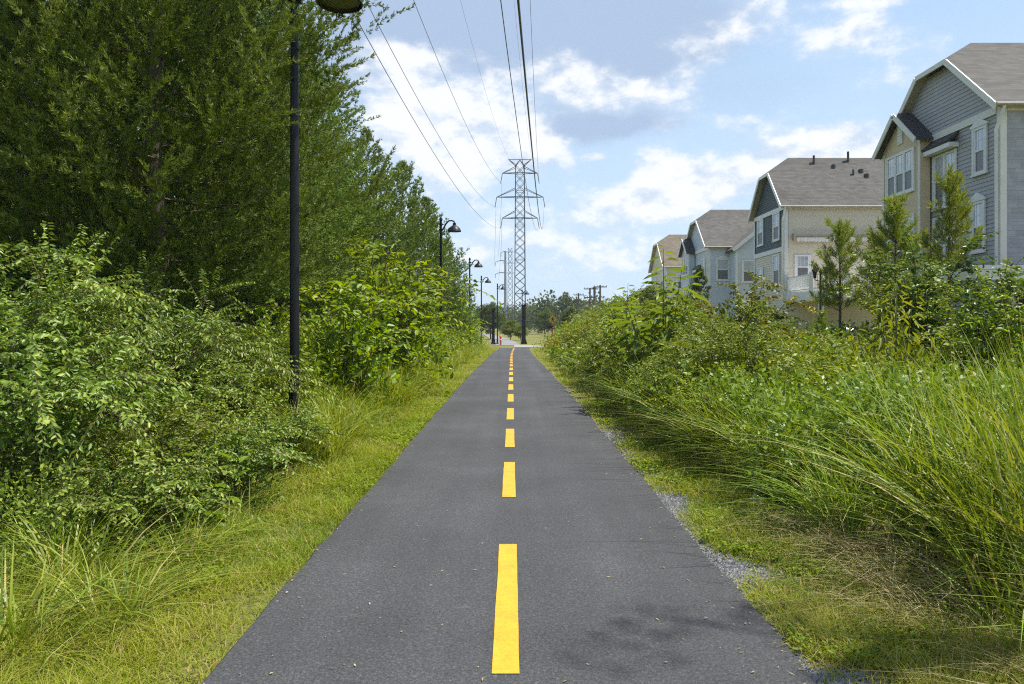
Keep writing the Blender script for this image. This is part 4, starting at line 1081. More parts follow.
for x, y, h, w, lb in ((1.28, 82.0, 4.1, .40, 'broad square black column on a wide foot at the road crossing'), (-1.95, 79.0, 3.6, .30, 'square black column with sloping cap among trees beyond the crossing')):
    z0 = g(x, y); t = empty('column', (x, y, z0)); tag(t, lb, 'column')
    b = MB(); b.box(x - w * .85, x + w * .85, y - w * .85, y + w * .85, z0 - .05, z0 + .22); b.box(x - w * .66, x + w * .66, y - w * .66, y + w * .66, z0 + .22, z0 + .5); b.build('foot', M['black'], t)
    b = MB(); b.box(x - w / 2, x + w / 2, y - w / 2, y + w / 2, z0 + .5, z0 + h); b.build('shaft', M['black'], t, False, .02)
    b = MB(); b.prism([(x - w * .6, y - w * .6, z0 + h + .002), (x + w * .6, y - w * .6, z0 + h + .002), (x + w * .6, y - w * .6, z0 + h + .3), (x - w * .6, y - w * .6, z0 + h + .08)], (0, w * 1.2, 0)); b.build('cap', M['black'], t)

# ------------------------------------------------------------------ power line
def lattice_mast():
    cx, cy = 2.1, 200.0; z0 = g(cx, cy); t = empty('transmission_tower', (cx, cy, z0)); tag(t, 'tall slim lattice pylon with three pairs of arms above the path', 'pylon')
    px = .2643; zz = lambda py: CAM_H + (HZ - py) * px
    b = MB(); zt = zz(166)
    W = lambda z: 1.45 - .30 * (z / zt)
    lv = np.linspace(z0 - .3, zt, 21)
    C = lambda z, k: (cx + W(z) * (-1 if k in (0, 3) else 1), cy + W(z) * (-1 if k < 2 else 1), z)
    for k in range(4): b.beam(C(lv[0], k), C(zt, k), .24)
    for i in range(20):
        for k in range(4):
            b.beam(C(lv[i], k), C(lv[i + 1], (k + 1) % 4), .10); b.beam(C(lv[i], (k + 1) % 4), C(lv[i + 1], k), .10)
            if i % 4 == 0: b.beam(C(lv[i + 1], k), C(lv[i + 1], (k + 1) % 4), .09)
    b.build('lattice_mast', M['steel'], t)
    b = MB(); w = W(zt)
    for s in (-1, 1):
        for d in (-1, 1):
            b.beam((cx + s * w * .8, cy + d * w, zt), (cx + s * 3.0, cy, zz(159.5)), .15); b.beam((cx + s * w, cy + d * w, zt), (cx, cy, zz(160)), .15)
    b.beam((cx - 3.0, cy, zz(159.5)), (cx + 3.0, cy, zz(159.5)), .13); b.build('earth_wire_peak', M['steel'], t)
    for py, hw, up in ((173.3, 4.65, 6.0), (197.2, 6.15, 8.5), (218.2, 4.65, 7.0)):
        z = zz(py); a = MB()
        for d in (-1, 1):
            for s in (-1, 1):
                a.beam((cx, cy + d * W(z), z), (cx + s * hw, cy, z), .16); a.beam((cx + s * W(z), cy + d * W(z), zz(py - up)), (cx + s * hw, cy, z), .13)
        a.build('crossarm', M['steel'], t)
        for s in (-1, 1):
            i_ = MB(); i_.tube([(cx + s * hw, cy, z - .08), (cx + s * (hw + .45), cy, z - 2.7)], .11, 6); i_.build('insulator', M['insulator'], t)
    return t
lattice_mast()

def wires():
    tx = lambda px: (px - 512.0) / F
    D0 = 200.0; m = -0.045
    data = [((502, 183.5), [(413.7, 0), (453, 97), (483, 158)], 'power line to the top arm on the tree side'),
            ((496, 207), [(366, 0), (419, 101), (463.7, 180)], 'power line to the long middle arm on the tree side'),
            ((502, 228), [(354.5, 12), (392.6, 85.5), (448, 180)], 'power line to the bottom arm on the tree side, sagging lowest past the lamp shade'),
            ((539, 183.5), [(530, 0), (534, 83)], 'power line to the top arm on the house side'),
            ((544, 207), [(517.6, 0), (524, 70)], 'power line to the long middle arm on the house side'),
            ((538, 228), [(500.5, 0), (512, 83), (521.6, 158)], 'power line to the bottom arm on the house side'),
            ((509.5, 160), [(460, 0), (475, 54), (491, 108)], 'thin faint earth wire to the tree side tip of the pylon peak'),
            ((532, 160), [(514.5, 0), (522, 90)], 'thin faint earth wire to the house side tip of the pylon peak')]
    for (ax, ay), obs, lb in data:
        X0 = tx(ax) * D0; zA = CAM_H + (HZ - ay) / F * D0
        A = []; B = []
        for px, py in obs:
            s = (tx(px) * D0 - X0) / (m + tx(px)); s = min(max(s, 20), 185)
            w = F / (D0 - s); A.append([-s * w, s * s * w]); B.append((CAM_H + (HZ - py) / F * (D0 - s) - zA) * w)
        A.append([0, 30000.0 * 3]); B.append(.00058 * 30000 * 3)
        (a, q), *_ = np.linalg.lstsq(np.array(A), np.array(B), rcond=None)
        pts = [(X0 + m * s, D0 - s, zA - a * s + q * s * s) for s in np.linspace(0, 260, 53)]
        mb = MB(); mb.tube(pts, .014 if 'earth' in lb else .028, 5, cap=False)
        tag(link('power_line', mb.mesh('power_line', M['wire'], (0, 0, 0), True)), lb, 'power line', 'wires of the power line')
    # onward span to the steel pole behind
    for (ax, ay), (bx, bz), lb in (((502, 183.5), (-6.2, 31.5), 'onward wire dropping from the top arm to the upper arm of the steel pole'), ((496, 207), (-8.0, 27.0), 'onward wire dropping from the middle arm to the steel pole'), ((502, 228), (-6.2, 22.0), 'onward wire dropping from the bottom arm to the steel pole')):
        p = np.array([tx(ax) * D0, D0, CAM_H + (HZ - ay) / F * D0]); e = np.array([bx, 330.0, bz])
        pts = [tuple(p + (e - p) * u - np.array([0, 0, 9.0 * 4 * u * (1 - u) * .5])) for u in np.linspace(0, 1, 17)]
        mb = MB(); mb.tube(pts, .03, 4, cap=False)
        tag(link('power_line', mb.mesh('power_line', M['wire'], (0, 0, 0), True)), lb, 'power line', 'wires of the power line')
wires()

x, y = -2.9, 330.0; z0 = g(x, y); t = empty('steel_pole', (x, y, z0)); tag(t, 'grey blue tubular steel pole with four arms on one side, behind the pylon', 'power pole')
b = MB(); zt = CAM_H + (HZ - 251) / F * y; b.tube([(x, y, z0), (x, y, zt)], [.75, .42], 12); b.build('shaft', M['galv'], t, True)
for py, ln in ((252, 1.9), (261, 4.4), (273, 4.4), (285, 2.6)):
    z = CAM_H + (HZ - py) / F * y; b = MB(); b.tube([(x, y, z), (x - ln * .5, y, z + .25), (x - ln, y, z - .5)], [.22, .16, .10], 6); b.build('arm', M['galv'], t, True)
    b = MB(); b.tube([(x - ln, y, z - .5), (x - ln, y, z - 2.2)], .12, 6); b.build('insulator', M['insulator'], t)
x, y = -1.0, 420.0; z0 = g(x, y); t = empty('transmission_tower', (x, y, z0)); tag(t, 'pale lattice pylon standing farther off between steel pole and tall pylon', 'pylon')
b = MB(); zt = CAM_H + (HZ - 248) / F * y; lv = np.linspace(z0, zt, 16)
C = lambda z, k: (x + (1.5 - .5 * z / zt) * (-1 if k in (0, 3) else 1), y + (1.5 - .5 * z / zt) * (-1 if k < 2 else 1), z)
for k in range(4): b.beam(C(z0, k), C(zt, k), .26)
for i in range(15):
    for k in range(4): b.beam(C(lv[i], k), C(lv[i + 1], (k + 1) % 4), .16); b.beam(C(lv[i], (k + 1) % 4), C(lv[i + 1], k), .16)
b.build('lattice_mast', M['galv'], t)
for py, hw in ((252, 2.7), (263, 4.2), (273, 2.8)):
    z = CAM_H + (HZ - py) / F * y; b = MB(); b.beam((x - hw, y, z), (x + hw, y, z), .28); b.build('crossarm', M['galv'], t)

UP = [(578.5, 160, 293, ((295, 2.1), (301, 2.3), (305, 1.7)), 'wooden utility pole with three crossarms beside the spiky tree'),
      (590.0, 150, 288, ((289, 2.4), (297.5, 2.4), (303, 1.9)), 'wooden utility pole with long crossarms, first of the tight trio'),
      (594.5, 143, 286.5, ((289, 1.4),), 'thick wooden utility pole in the middle of the tight trio'),
      (600.2, 136, 285, ((287, 2.3),), 'wooden utility pole on the house side of the tight trio'),
      (548.5, 250, 300, ((301, 1.6),), 'distant slim utility pole, first of four above the trees by the yellow sign'),
      (551.5, 245, 300.5, (), 'distant bare utility pole standing close beside another slim pole'),
      (554.8, 240, 302, ((303, 2.4), (306, 1.8)), 'distant utility pole with two short crossarms above the trees'),
      (559.5, 235, 302, ((303, 1.6),), 'distant utility pole near the spiky tree, with one short crossarm')]
for px, D, py, arms, lb in UP:
    x, y, zt = at(px, py, D); z0 = g(x, y); t = empty('utility_pole', (x, y, z0)); tag(t, lb, 'utility pole', 'wooden utility poles')
    b = MB(); r = .22 if 'thick' in lb else .17; b.tube([(x, y, z0 - .2), (x, y, zt)], [r * 1.2, r], 8); b.build('shaft', M['wood'], t, True)
    for ay, hw in arms:
        z = at(px, ay, D)[2]; b = MB(); b.box(x - hw / 2, x + hw / 2, y - .26, y - .14, z - .09, z + .09)
        for k in (-.95, -.4, .4, .95): b.box(x + k * hw / 2 - .05, x + k * hw / 2 + .05, y - .25, y - .15, z + .09, z + .3)
        b.build('crossarm', M['wood'], t)
#@@PART3
# ------------------------------------------------------------------ stuff: turf, gravel, undergrowth
def area_points(rng, n, y0, y1, xl, xr, power):
    """points in a strip; more of them close by (density falls with distance)"""
    u = rng.uniform(0, 1, n)
    y = (y0 ** (1 - power) + u * (y1 ** (1 - power) - y0 ** (1 - power))) ** (1 / (1 - power))
    a, b = xl(y), xr(y)
    return a + (b - a) * rng.uniform(0, 1, n), y

def noise2(x, y, s, seed=0):
    r = np.random.default_rng(seed); v = 0
    for k in range(5):
        a = r.uniform(0, 6.28, 2); f = s * r.uniform(.6, 1.8); t = r.uniform(0, 6.28)
        v = v + np.sin(f * (x * math.cos(t) + y * math.sin(t)) + a[0])
    return v / 5

pcv = np.vectorize(pc); pwv = np.vectorize(pw)

def verge(seed, side, n, inner, outer, y0, y1, hmin, hmax, label, straw=.10, power=1.75):
    rng = np.random.default_rng(seed); lv = Leaves()
    ex = lambda y: pcv(y) + side * (pwv(y) + inner)
    ox = lambda y: pcv(y) + side * (pwv(y) + outer(y))
    x, y = area_points(rng, n, y0, y1, ex, ox, power)
    q = noise2(x, y, 2.2, seed); q2 = noise2(x, y, 6.5, seed + 5)
    d = np.abs(x - pcv(y)) - pwv(y)
    keep = (rng.uniform(0, 1, n) < 0.72 + 0.6 * q + 0.5 * q2 + .5 * np.minimum(d, .5) + (.2 if side < 0 else -.1)) & (d > .03 * rng.uniform(0, 1, n))
    if side > 0: keep &= rng.uniform(0, 1, n) > stony(x, y) * 1.15
    x, y, q, q2, d = x[keep], y[keep], q[keep], q2[keep], d[keep]; n = len(x)
    P = np.stack([x, y, gz(x, y) - .01], 1)
    sc = np.clip(y / 5.0, .8, 9) ** .62
    h = (hmin + (hmax - hmin) * rng.uniform(0, 1, n) ** 2.2) * (1 + .7 * q + .35 * q2) * np.clip(.6 + d * .9, .55, 1.5)
    ti = np.clip(.42 + .34 * noise2(x, y, 1.3, seed + 2) + .22 * q2 + rng.normal(0, .15, n), 0, .85); ti = np.where(rng.uniform(0, 1, n) < straw * (1.2 - q), 1.0, ti)
    lv.blade(P, h, rng.uniform(0, 6.28, n), rng.uniform(.3, 1.5, n), (.0058 * sc), ti, 3, rng.normal(0, .6, n))
    # low broad leaves (clover, plantain) in patches
    m = n // 4; x, y = area_points(rng, m, y0, min(y1, 16), ex, ox, power)
    q = noise2(x, y, 3.3, seed + 9); k = (q > .05) & ((stony(x, y) < .25) | (side < 0)); x, y = x[k], y[k]; m = len(x)
    hz = rng.uniform(.015, .07, m)
    lv.chip(np.stack([x, y, gz(x, y) + hz], 1), rdir(rng, m, -.1, .5), np.array([0, 0, 1.0]) + rng.normal(0, .35, (m, 3)), rng.uniform(.018, .045, m) * np.clip(y / 5, .8, 3) ** .5, rng.uniform(.014, .03, m) * np.clip(y / 5, .8, 3) ** .5, np.clip(rng.normal(.3, .15, m), 0, 1))
    tag(link('verge_grass', lv.mesh('verge_grass', M['turf'])), label, None, None, 'stuff')

LW = lambda y: 1.7 + .25 * np.sin(y * .5) - .6 * np.clip((y - 6) / 4, 0, 1)
RW = lambda y: .95 + .2 * np.sin(y * .7) + .35 * np.exp(-((y - 4) / 2.0) ** 2) + 1.0 * np.clip((y - 38) / 20, 0, 1)
def stony(x, y):
    q = noise2(x, y, 2.0, 21) + .6 * noise2(x, y, 5.0, 4); d = x - pcv(y) - pwv(y)
    patch = np.exp(-((y - 6.6) / 1.3) ** 2) * .62 + np.exp(-((y - 3.7) / .5) ** 2) * .6 + np.exp(-((y - 4.9) / .4) ** 2) * .45 + np.exp(-((y - 11) / 1.3) ** 2) * .5
    return np.clip(.055 / (np.maximum(d, 0) + .06), 0, 1) * .35 + np.clip(q * .9 + patch - d * 1.1, 0, 1)

def gravel():
    rng = np.random.default_rng(5); n = 42000
    x, y = area_points(rng, n, 2.8, 30, lambda y: pcv(y) + pwv(y) + .0, lambda y: pcv(y) + pwv(y) + .62, 1.9)
    k = rng.uniform(0, 1, n) < stony(x, y)
    x, y = x[k], y[k]; n = len(x)
    r = rng.uniform(.005, .014, n) * np.clip(y / 5, 1, 3) ** .5
    o = np.array([[1, 0, 0], [0, 1, 0], [-1, 0, 0], [0, -1, 0], [0, 0, 1.0], [.4, -.3, .75]])
    V = o[None] * r[:, None, None] * rng.uniform(.5, 1.3, (n, 6, 3)); c = np.stack([x, y, gz(x, y) + .004], 1); V = V + c[:, None]
    f = np.arange(n)[:, None, None] * 6 + np.array([[0, 1, 4, 5], [1, 2, 4, 4], [2, 3, 5, 4], [3, 0, 5, 5]])[None, :2]
    # closed little stones as quads and a cap
    f = np.arange(n)[:, None, None] * 6 + np.array([[0, 1, 4, 5], [2, 3, 5, 4]])[None]
    tri = np.concatenate([np.arange(n)[:, None] * 6 + np.array([[1, 2, 4]]), np.arange(n)[:, None] * 6 + np.array([[3, 0, 5]])])
    me = bpy.data.meshes.new('gravel')
    me.from_pydata(V.reshape(-1, 3).tolist(), [], f.reshape(-1, 4).tolist() + tri.tolist())
    me.materials.append(M['stone'])
    tag(link('gravel', me), 'grey crushed stone scattered along the path edge', None, None, 'stuff')
gravel()
verge(11, -1, 170000, .0, LW, 2.6, 70, .025, .20, 'short yellow green turf between the path and the shrubs', .10)
verge(12, 1, 120000, .05, RW, 2.9, 75, .03, .16, 'thin yellowing turf between the path and the tall grass', .22)

def thicket(seed, n, y0, y1, xl, xr, hfun, mat, label, leaf=(.05, .022), per=9, power=1.5, name='undergrowth', low=.05):
    """dense mixed undergrowth: sprigs of leaves through the height of the mass"""
    rng = np.random.default_rng(seed); lv = Leaves()
    x, y = area_points(rng, n, y0, y1, xl, xr, power)
    h = hfun(x, y) * (1 + .22 * noise2(x, y, 1.7, seed) + .12 * noise2(x, y, 4.5, seed + 1))
    ok = h > .05; x, y, h = x[ok], y[ok], h[ok]; n = len(x)
    z = gz(x, y) + h * (low + (1 - low) * rng.uniform(0, 1, n) ** .5)
    c = np.stack([x, y, z], 1); sd = nrm(rdir(rng, n, -.1, 1) + [0, 0, .5])
    sc = np.clip(y / 9.0, .8, 8) ** .7
    tb = noise2(x, y, 1.1, seed + 3)
    for j in range(per):
        f = (j + .4) / per
        pos = c + sd * (f * .26 * sc[:, None]); sg = 1 if j % 2 else -1
        side = nrm(np.cross(sd, rdir(rng, n)))
        lv.chip(pos, sd * .5 + side * sg + rng.normal(0, .3, (n, 3)), np.array([0, 0, .8]) + rng.normal(0, .5, (n, 3)), leaf[0] * sc * rng.uniform(.6, 1.3, n), leaf[1] * sc * rng.uniform(.7, 1.3, n), np.clip(.36 + .22 * tb + .2 * f * 1.0 + rng.normal(0, .14, n), 0, 1))
    tag(link(name, lv.mesh(name, M[mat])), label, None, None, 'stuff')

def grassfield(seed, n, y0, y1, xl, xr, h0, h1, mat, label, w=.007, lean=(.2, 1.0), bias=None, power=1.5, straw=.12):
    rng = np.random.default_rng(seed); lv = Leaves()
    x, y = area_points(rng, n, y0, y1, xl, xr, power)
    q = noise2(x, y, 1.6, seed); k = rng.uniform(0, 1, n) < .7 + .6 * q; x, y, q = x[k], y[k], q[k]; n = len(x)
    az = rng.uniform(0, 6.28, n)
    if bias is not None: az = np.where(rng.uniform(0, 1, n) < .65, bias + rng.normal(0, .6, n), az)
    ti = np.clip(.42 + .2 * q + rng.normal(0, .15, n), 0, .85); ti = np.where(rng.uniform(0, 1, n) < straw, 1.0, ti)
    lv.blade(np.stack([x, y, gz(x, y) - .02], 1), rng.uniform(h0, h1, n) * (1 + .3 * q), az, rng.uniform(*lean, n), w * np.clip(y / 7, .8, 9) ** .7 * rng.uniform(.6, 1.2, n), ti, 4, rng.normal(0, .5, n))
    tag(link('rough_grass', lv.mesh('rough_grass', M[mat])), label, None, None, 'stuff')

# tree side
thicket(31, 5200, 9, 62, lambda y: -2.65 - .35 * (y < 14) - .12 * np.sin(y), lambda y: -4.6 - y * .05, lambda x, y: np.clip((-x - 2.3) * 1.1 + .25, .15, 1.25), 'weed', 'bright weeds and saplings under the edge of the cedars', (.075, .036), 8, 1.3)
thicket(32, 6500, 6.5, 40, lambda y: -4.6 + 0 * y, lambda y: -13 - .2 * y, lambda x, y: 1.5 + .6 * np.sin(x * 1.3) + 0 * y, 'dark_leaf', 'dark leafy growth on the floor of the wood', (.09, .05), 8, 1.2)
thicket(33, 2600, 3.3, 9.0, lambda y: -2.85 - .0 * y, lambda y: -4.8 + 0 * y, lambda x, y: np.clip((-x - 2.5) * .8, .1, .6), 'bush', 'low leafy growth at the foot of the arching shrubs', (.045, .024), 8, 1.2)
grassfield(34, 7000, 3.0, 9.5, lambda y: -2.12 - .1 * np.sin(y * 2), lambda y: -3.5 + 0 * y, .18, .48, 'tallgrass', 'tall loose grass between turf and shrubs', .010, (.3, 1.4), 0.0, 1.6, .1)
grassfield(35, 17000, 8.5, 66, lambda y: -2.08 + .12 * np.sin(y), lambda y: -3.6 - .02 * y, .40, 1.0, 'weed', 'yellow green seed grass below the cedars', .011, (.25, 1.2), None, 1.4, .25)
# house side
def rh(x, y):
    near = np.clip((x - 1.95) * 2.4 + .1, .1, 1.0 + .3 * sstep(10, 20, y))
    far = np.where(x < 3.3, np.clip((x - 2.1) * .6, .08, 2), .72 + (x - 3.3) * .8)
    far = np.minimum(far, 2.2)
    return (near + (far - near) * sstep(20, 32, y)) * (1 - .62 * sstep(6.0, 8.0, x))
RX = lambda y: 2.14 + .35 * np.clip((y - 34) / 16, 0, 1) + .9 * np.clip((y - 46) / 16, 0, 1) + .15 * np.sin(y * .9)
thicket(41, 8500, 6.2, 62, RX, lambda y: 6.5 + .10 * y, rh, 'bush_olive', 'leafy undergrowth between the path and the houses', (.08, .042), 9, 1.25)
thicket(42, 4200, 9, 60, lambda y: RX(y) + .25, lambda y: 8.0 + .10 * y, lambda x, y: rh(x, y) * 1.12, 'weed', 'yellow green sprigs mixed through the undergrowth', (.085, .036), 9, 1.25)
thicket(43, 2600, 8, 40, lambda y: 6.0 + 0 * y, lambda y: 14.8 + 0 * y, lambda x, y: .85 + .3 * np.sin(x) + 0 * y, 'dark_leaf', 'darker growth in front of the houses', (.085, .045), 9, 1.2)
grassfield(44, 6000, 2.4, 17.0, lambda y: 2.5 + .1 * np.sin(3 * y), lambda y: 6.5 + 0 * y, .5, 1.15, 'tallgrass', 'tall arching grass beside the path', .015, (.25, 1.2), math.pi, 1.3, .10)
grassfield(45, 3000, 3.0, 6.2, lambda y: 2.15 + .12 * np.sin(4 * y), lambda y: 3.2 + 0 * y, .14, .5, 'straw', 'dry straw lying at the foot of the tall grass', .0055, (.5, 2.2), math.pi, 1.3, .3)
grassfield(46, 9000, 8, 62, lambda y: RX(y) - .1, lambda y: 3.3 + .03 * y, .25, .65, 'tallgrass', 'long grass along the foot of the undergrowth', .008, (.3, 1.2), math.pi, 1.4, .14)
grassfield(47, 14000, 60, 190, lambda y: 4.0 + (y - 60) * .02, lambda y: 9 + (y - 60) * .55, .3, .7, 'turf', 'pale meadow grass beyond the road', .009, (.1, .8), None, 1.2, .3)

# ------------------------------------------------------------------ trees on the wood side
CED = cedar(101, 12.5, 3.3, 1.9, 430, 80, 9, .072, .0130)
CEDB = cedar(102, 9.5, 2.6, .9, 270, 52, 9, .10, .018)
CEDC = cedar(103, 7.2, 2.1, .35, 190, 42, 8, .13, .026)
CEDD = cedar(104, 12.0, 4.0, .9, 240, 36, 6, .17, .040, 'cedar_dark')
CG = 'cedars along the wood edge'
plant('cedar_tree', CED, 'tall spreading cedar in the second rank, just behind the one round the lamp post', 'tree', -6.6, 16.4, 0.4, 1.05, CG)
plant('cedar_tree', CED, 'broad cedar with thin pale trunk whose outer sprays wrap round the lamp post', 'tree', -5.15, 11.1, 2.6, 1.0, CG)
plant('cedar_tree', CEDB, 'cedar with ragged outline against the sky beyond the lamp post', 'tree', -5.85, 21.5, 1.2, .98, CG)
plant('cedar_tree', CEDB, 'second conical cedar behind the lime green sapling', 'tree', -5.4, 28.0, 3.9, .92, CG)
plant('cedar_tree', CEDC, 'cedar close behind the lamp that looks over the treetops', 'tree', -5.0, 34.5, .5, 1.24, CG)
plant('cedar_tree', CEDC, 'narrow cedar just before the small end cedar of the row', 'tree', -4.65, 41.0, 2.2, 1.18, CG)
plant('cedar_tree', CEDC, 'small low cedar ending the row, drooping to the grass', 'tree', -4.2, 47.5, 4.0, .98, CG)
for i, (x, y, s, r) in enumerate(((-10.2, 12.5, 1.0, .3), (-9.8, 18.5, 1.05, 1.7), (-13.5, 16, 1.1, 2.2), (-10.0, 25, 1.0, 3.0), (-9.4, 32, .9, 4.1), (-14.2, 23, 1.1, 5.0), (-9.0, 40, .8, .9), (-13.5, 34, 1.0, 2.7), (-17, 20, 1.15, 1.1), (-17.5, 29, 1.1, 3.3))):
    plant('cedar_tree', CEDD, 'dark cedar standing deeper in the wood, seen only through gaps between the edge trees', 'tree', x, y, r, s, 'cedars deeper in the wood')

# lime green saplings and broad leaved shrubs in front of the cedars
S_LIME = shrub(201, 15, 3.1, 1.5, (.13, .062), 'lime', 'twig', 18, (.3, .7), .055, .55, 1100, .35, .35, .25, .016, .5)
S_LIME2 = shrub(202, 12, 2.2, 1.1, (.115, .055), 'lime', 'twig', 16, (.25, .6), .052, .55, 800, .35, .3, .25, .013, .5)
SG = 'broadleaf saplings under the cedars'
plant('leafy_sapling', S_LIME, 'bright lime green sapling under the cedars, tallest of its kind', 'sapling', -2.95, 17.6, 0, 1.40, SG)
plant('leafy_sapling', S_LIME2, 'lime green sapling filling the gap just past the lamp post', 'sapling', -2.95, 13.6, 1.0, 1.35, SG)
plant('leafy_sapling', S_LIME, 'pale green sapling between the tall lime sapling and the smaller cedars', 'sapling', -3.0, 23.0, 2.0, .95, SG)
plant('leafy_sapling', S_LIME2, 'small light green sapling at the foot of the lamp beyond the cedars', 'sapling', -3.3, 30.0, 3.0, .9, SG)
plant('leafy_sapling', S_LIME2, 'rounded green sapling beside the post of the last cedar lamp', 'sapling', -3.5, 55, .4, 1.5, SG)
plant('leafy_sapling', S_LIME, 'tall round sapling between the last cedar and the road', 'sapling', -4.3, 63, 1.4, 1.35, SG)

# arching shrubs in front
S_A = shrub(301, 30, 2.55, 1.85, (.078, .033), 'bush', 'twig', 20, (.4, 1.0), .030, .5, 1800, .55, 0, .3, .011, .95)
S_B = shrub(302, 24, 1.9, 1.4, (.07, .030), 'bush', 'twig', 18, (.35, .85), .028, .5, 1200, .55, 0, .3, .009, .95)
S_C = shrub(303, 26, 1.6, 1.15, (.052, .026), 'bush_olive', 'twig', 18, (.2, .5), .022, .6, 1400, .25, .1, .3, .008, .8)
S_E = shrub(305, 22, 1.0, .75, (.055, .026), 'bush', 'twig', 16, (.2, .45), .024, .55, 700, .4, .1, .3, .007, .8)
S_L = shrub(304, 11, 2.9, 2.3, (.085, .030), 'bush', 'twig', 9, (.6, 1.25), .026, .5, 0, .8, 0, .2, .012, .75, tmin=.35)
BG = 'arching shrubs at the edge of the wood'
for q in (('low leafy shrub spilling onto the turf in front of the broad leaved weed', -2.72, 5.45, .2, .85), ('low leafy shrub bulging onto the turf behind the broad leaved weed', -2.55, 6.9, 1.9, .9), ('low leafy shrub spilling onto the turf just short of the lamp tufts', -2.6, 8.25, 3.5, .9)):
    plant('small_leaf_shrub', S_E, q[0], 'shrub', q[1], q[2], q[3], q[4], BG)
plant('arching_shrub', S_L, 'thin shrub of a few long leafy sprays reaching out before the dark cedar', 'shrub', -4.35, 8.2, .9, .80, BG)
plant('arching_shrub', S_L, 'long leafy sprays arching over the small leaved shrub to the lamp', 'shrub', -3.9, 8.9, 3.3, .72, BG)
plant('arching_shrub', S_A, 'tallest arching shrub with long sprays, reaching up into the dark cedar shade', 'shrub', -4.75, 7.0, .3, .90, BG)
plant('arching_shrub', S_A, 'wide arching shrub in front of the pale cedar trunk', 'shrub', -4.65, 9.2, 2.5, .90, BG)
plant('arching_shrub', S_B, 'arching shrub whose long sprays reach across the lamp post', 'shrub', -3.75, 9.3, 4.4, .86, BG)
plant('arching_shrub', S_B, 'arching shrub overhanging the dark hollow beside the tall grass', 'shrub', -4.05, 5.9, 1.5, .95, BG)
plant('small_leaf_shrub', S_C, 'dense small leaved shrub with bright glossy leaves beside the turf', 'shrub', -3.45, 7.5, .8, .92, BG)
plant('small_leaf_shrub', S_C, 'low small leaved shrub leaning over the turf behind the broad leaved weed', 'shrub', -3.1, 6.3, 2.8, .70, BG)
plant('small_leaf_shrub', S_C, 'small leaved shrub tucked between arching shrub and lamp foot', 'shrub', -3.6, 10.9, 4.1, .85, BG)

T1 = tuft_mesh(401, 170, .26, .95, (.3, 1.5), .018)
T2 = tuft_mesh(402, 310, .38, 1.68, (.15, 1.2), .024, bias=(math.pi, .55), straw=.07, heads=6)
T3 = tuft_mesh(403, 130, .24, .70, (.5, 1.8), .015, straw=.08)
T4 = tuft_mesh(404, 210, .30, 1.15, (.3, 1.5), .019, bias=(math.pi, .7), straw=.12)
GG = 'tufts of tall grass'
def tuft(me, label, x, y, rz, s): tag(link('grass_tuft', me, None, (x, y, g(x, y)), rz, s), label, 'grass tuft', GG)
tuft(T3, 'grass tuft in the open turf edge below the broad leaved weed', -2.65, 4.6, .3, 1.0)
tuft(T1, 'arching grass tuft in front of the dark hollow under the shrubs', -3.0, 5.0, 1.2, .72)
tuft(T3, 'short sprawling tuft at the turf edge beside the arching tuft', -2.32, 5.2, 1.9, .8)
tuft(T3, 'small upright tuft growing out of the turf beside the loose tuft', -2.2, 4.15, .7, .75)
tuft(T3, 'loose tuft of long blades at the bottom corner of the wood side', -2.55, 3.75, 2.6, .95)
tuft(T1, 'dark green grass tuft hanging over the turf near the lamp foot', -3.0, 9.1, 3.0, .85)
tuft(T1, 'grass tuft standing round the foot of the lamp post', -2.80, 9.35, 4.0, .95)
tuft(T1, 'grass tuft hiding the foot of the lamp post on the turf side', -2.58, 9.65, 1.0, .85)
tuft(T4, 'pale grass tuft bending away from the lamp foot', -2.55, 10.6, 3.1, .85)
tuft(T4, 'seeding grass tuft on the turf edge past the lamp', -2.6, 15.0, 3.4, .95)
tuft(T4, 'yellow green grass tuft below the tall lime sapling', -2.55, 18.5, 2.8, .95)
tuft(T3, 'grass tuft between the lamp foot and the lime sapling', -2.75, 12.2, 5.0, 1.1)
tuft(T4, 'round grass tuft with spraying blades above the white flecked herbs', 2.62, 8.6, .15, .95)
tuft(T4, 'low grass tuft arching over dry straw towards the gravel', 2.55, 5.9, -.1, .80)
tuft(T2, 'tall grass tuft above the straw, blades all leaning to the path', 3.15, 5.5, .2, .95)
tuft(T2, 'tall grass tuft at the frame edge behind the straw', 3.05, 4.5, -.25, .88)
tuft(T2, 'large grass tuft between straw and leafy saplings', 3.75, 5.3, .4, 1.05)
tuft(T2, 'tallest grass tuft below the porch post', 4.4, 6.2, .1, 1.08)
tuft(T4, 'grass tuft between round tuft and low tuft', 2.7, 7.2, .35, .85)
tuft(T2, 'grass tuft standing among the olive shrubs', 3.7, 7.2, -.3, .92)
tuft(T4, 'pale grass tuft in front of the olive shrubs, beyond the round tuft', 2.45, 10.4, .5, .85)
tuft(T4, 'spiky grass tuft at the undergrowth edge halfway to the road', 2.4, 13.5, -.4, .9)
tuft(T2, 'grass tuft beside the yellow leaved sapling', 4.7, 7.9, .6, .95)
tuft(T2, 'grass tuft at the picture edge under the dark saplings', 5.4, 7.6, -.1, 1.0)

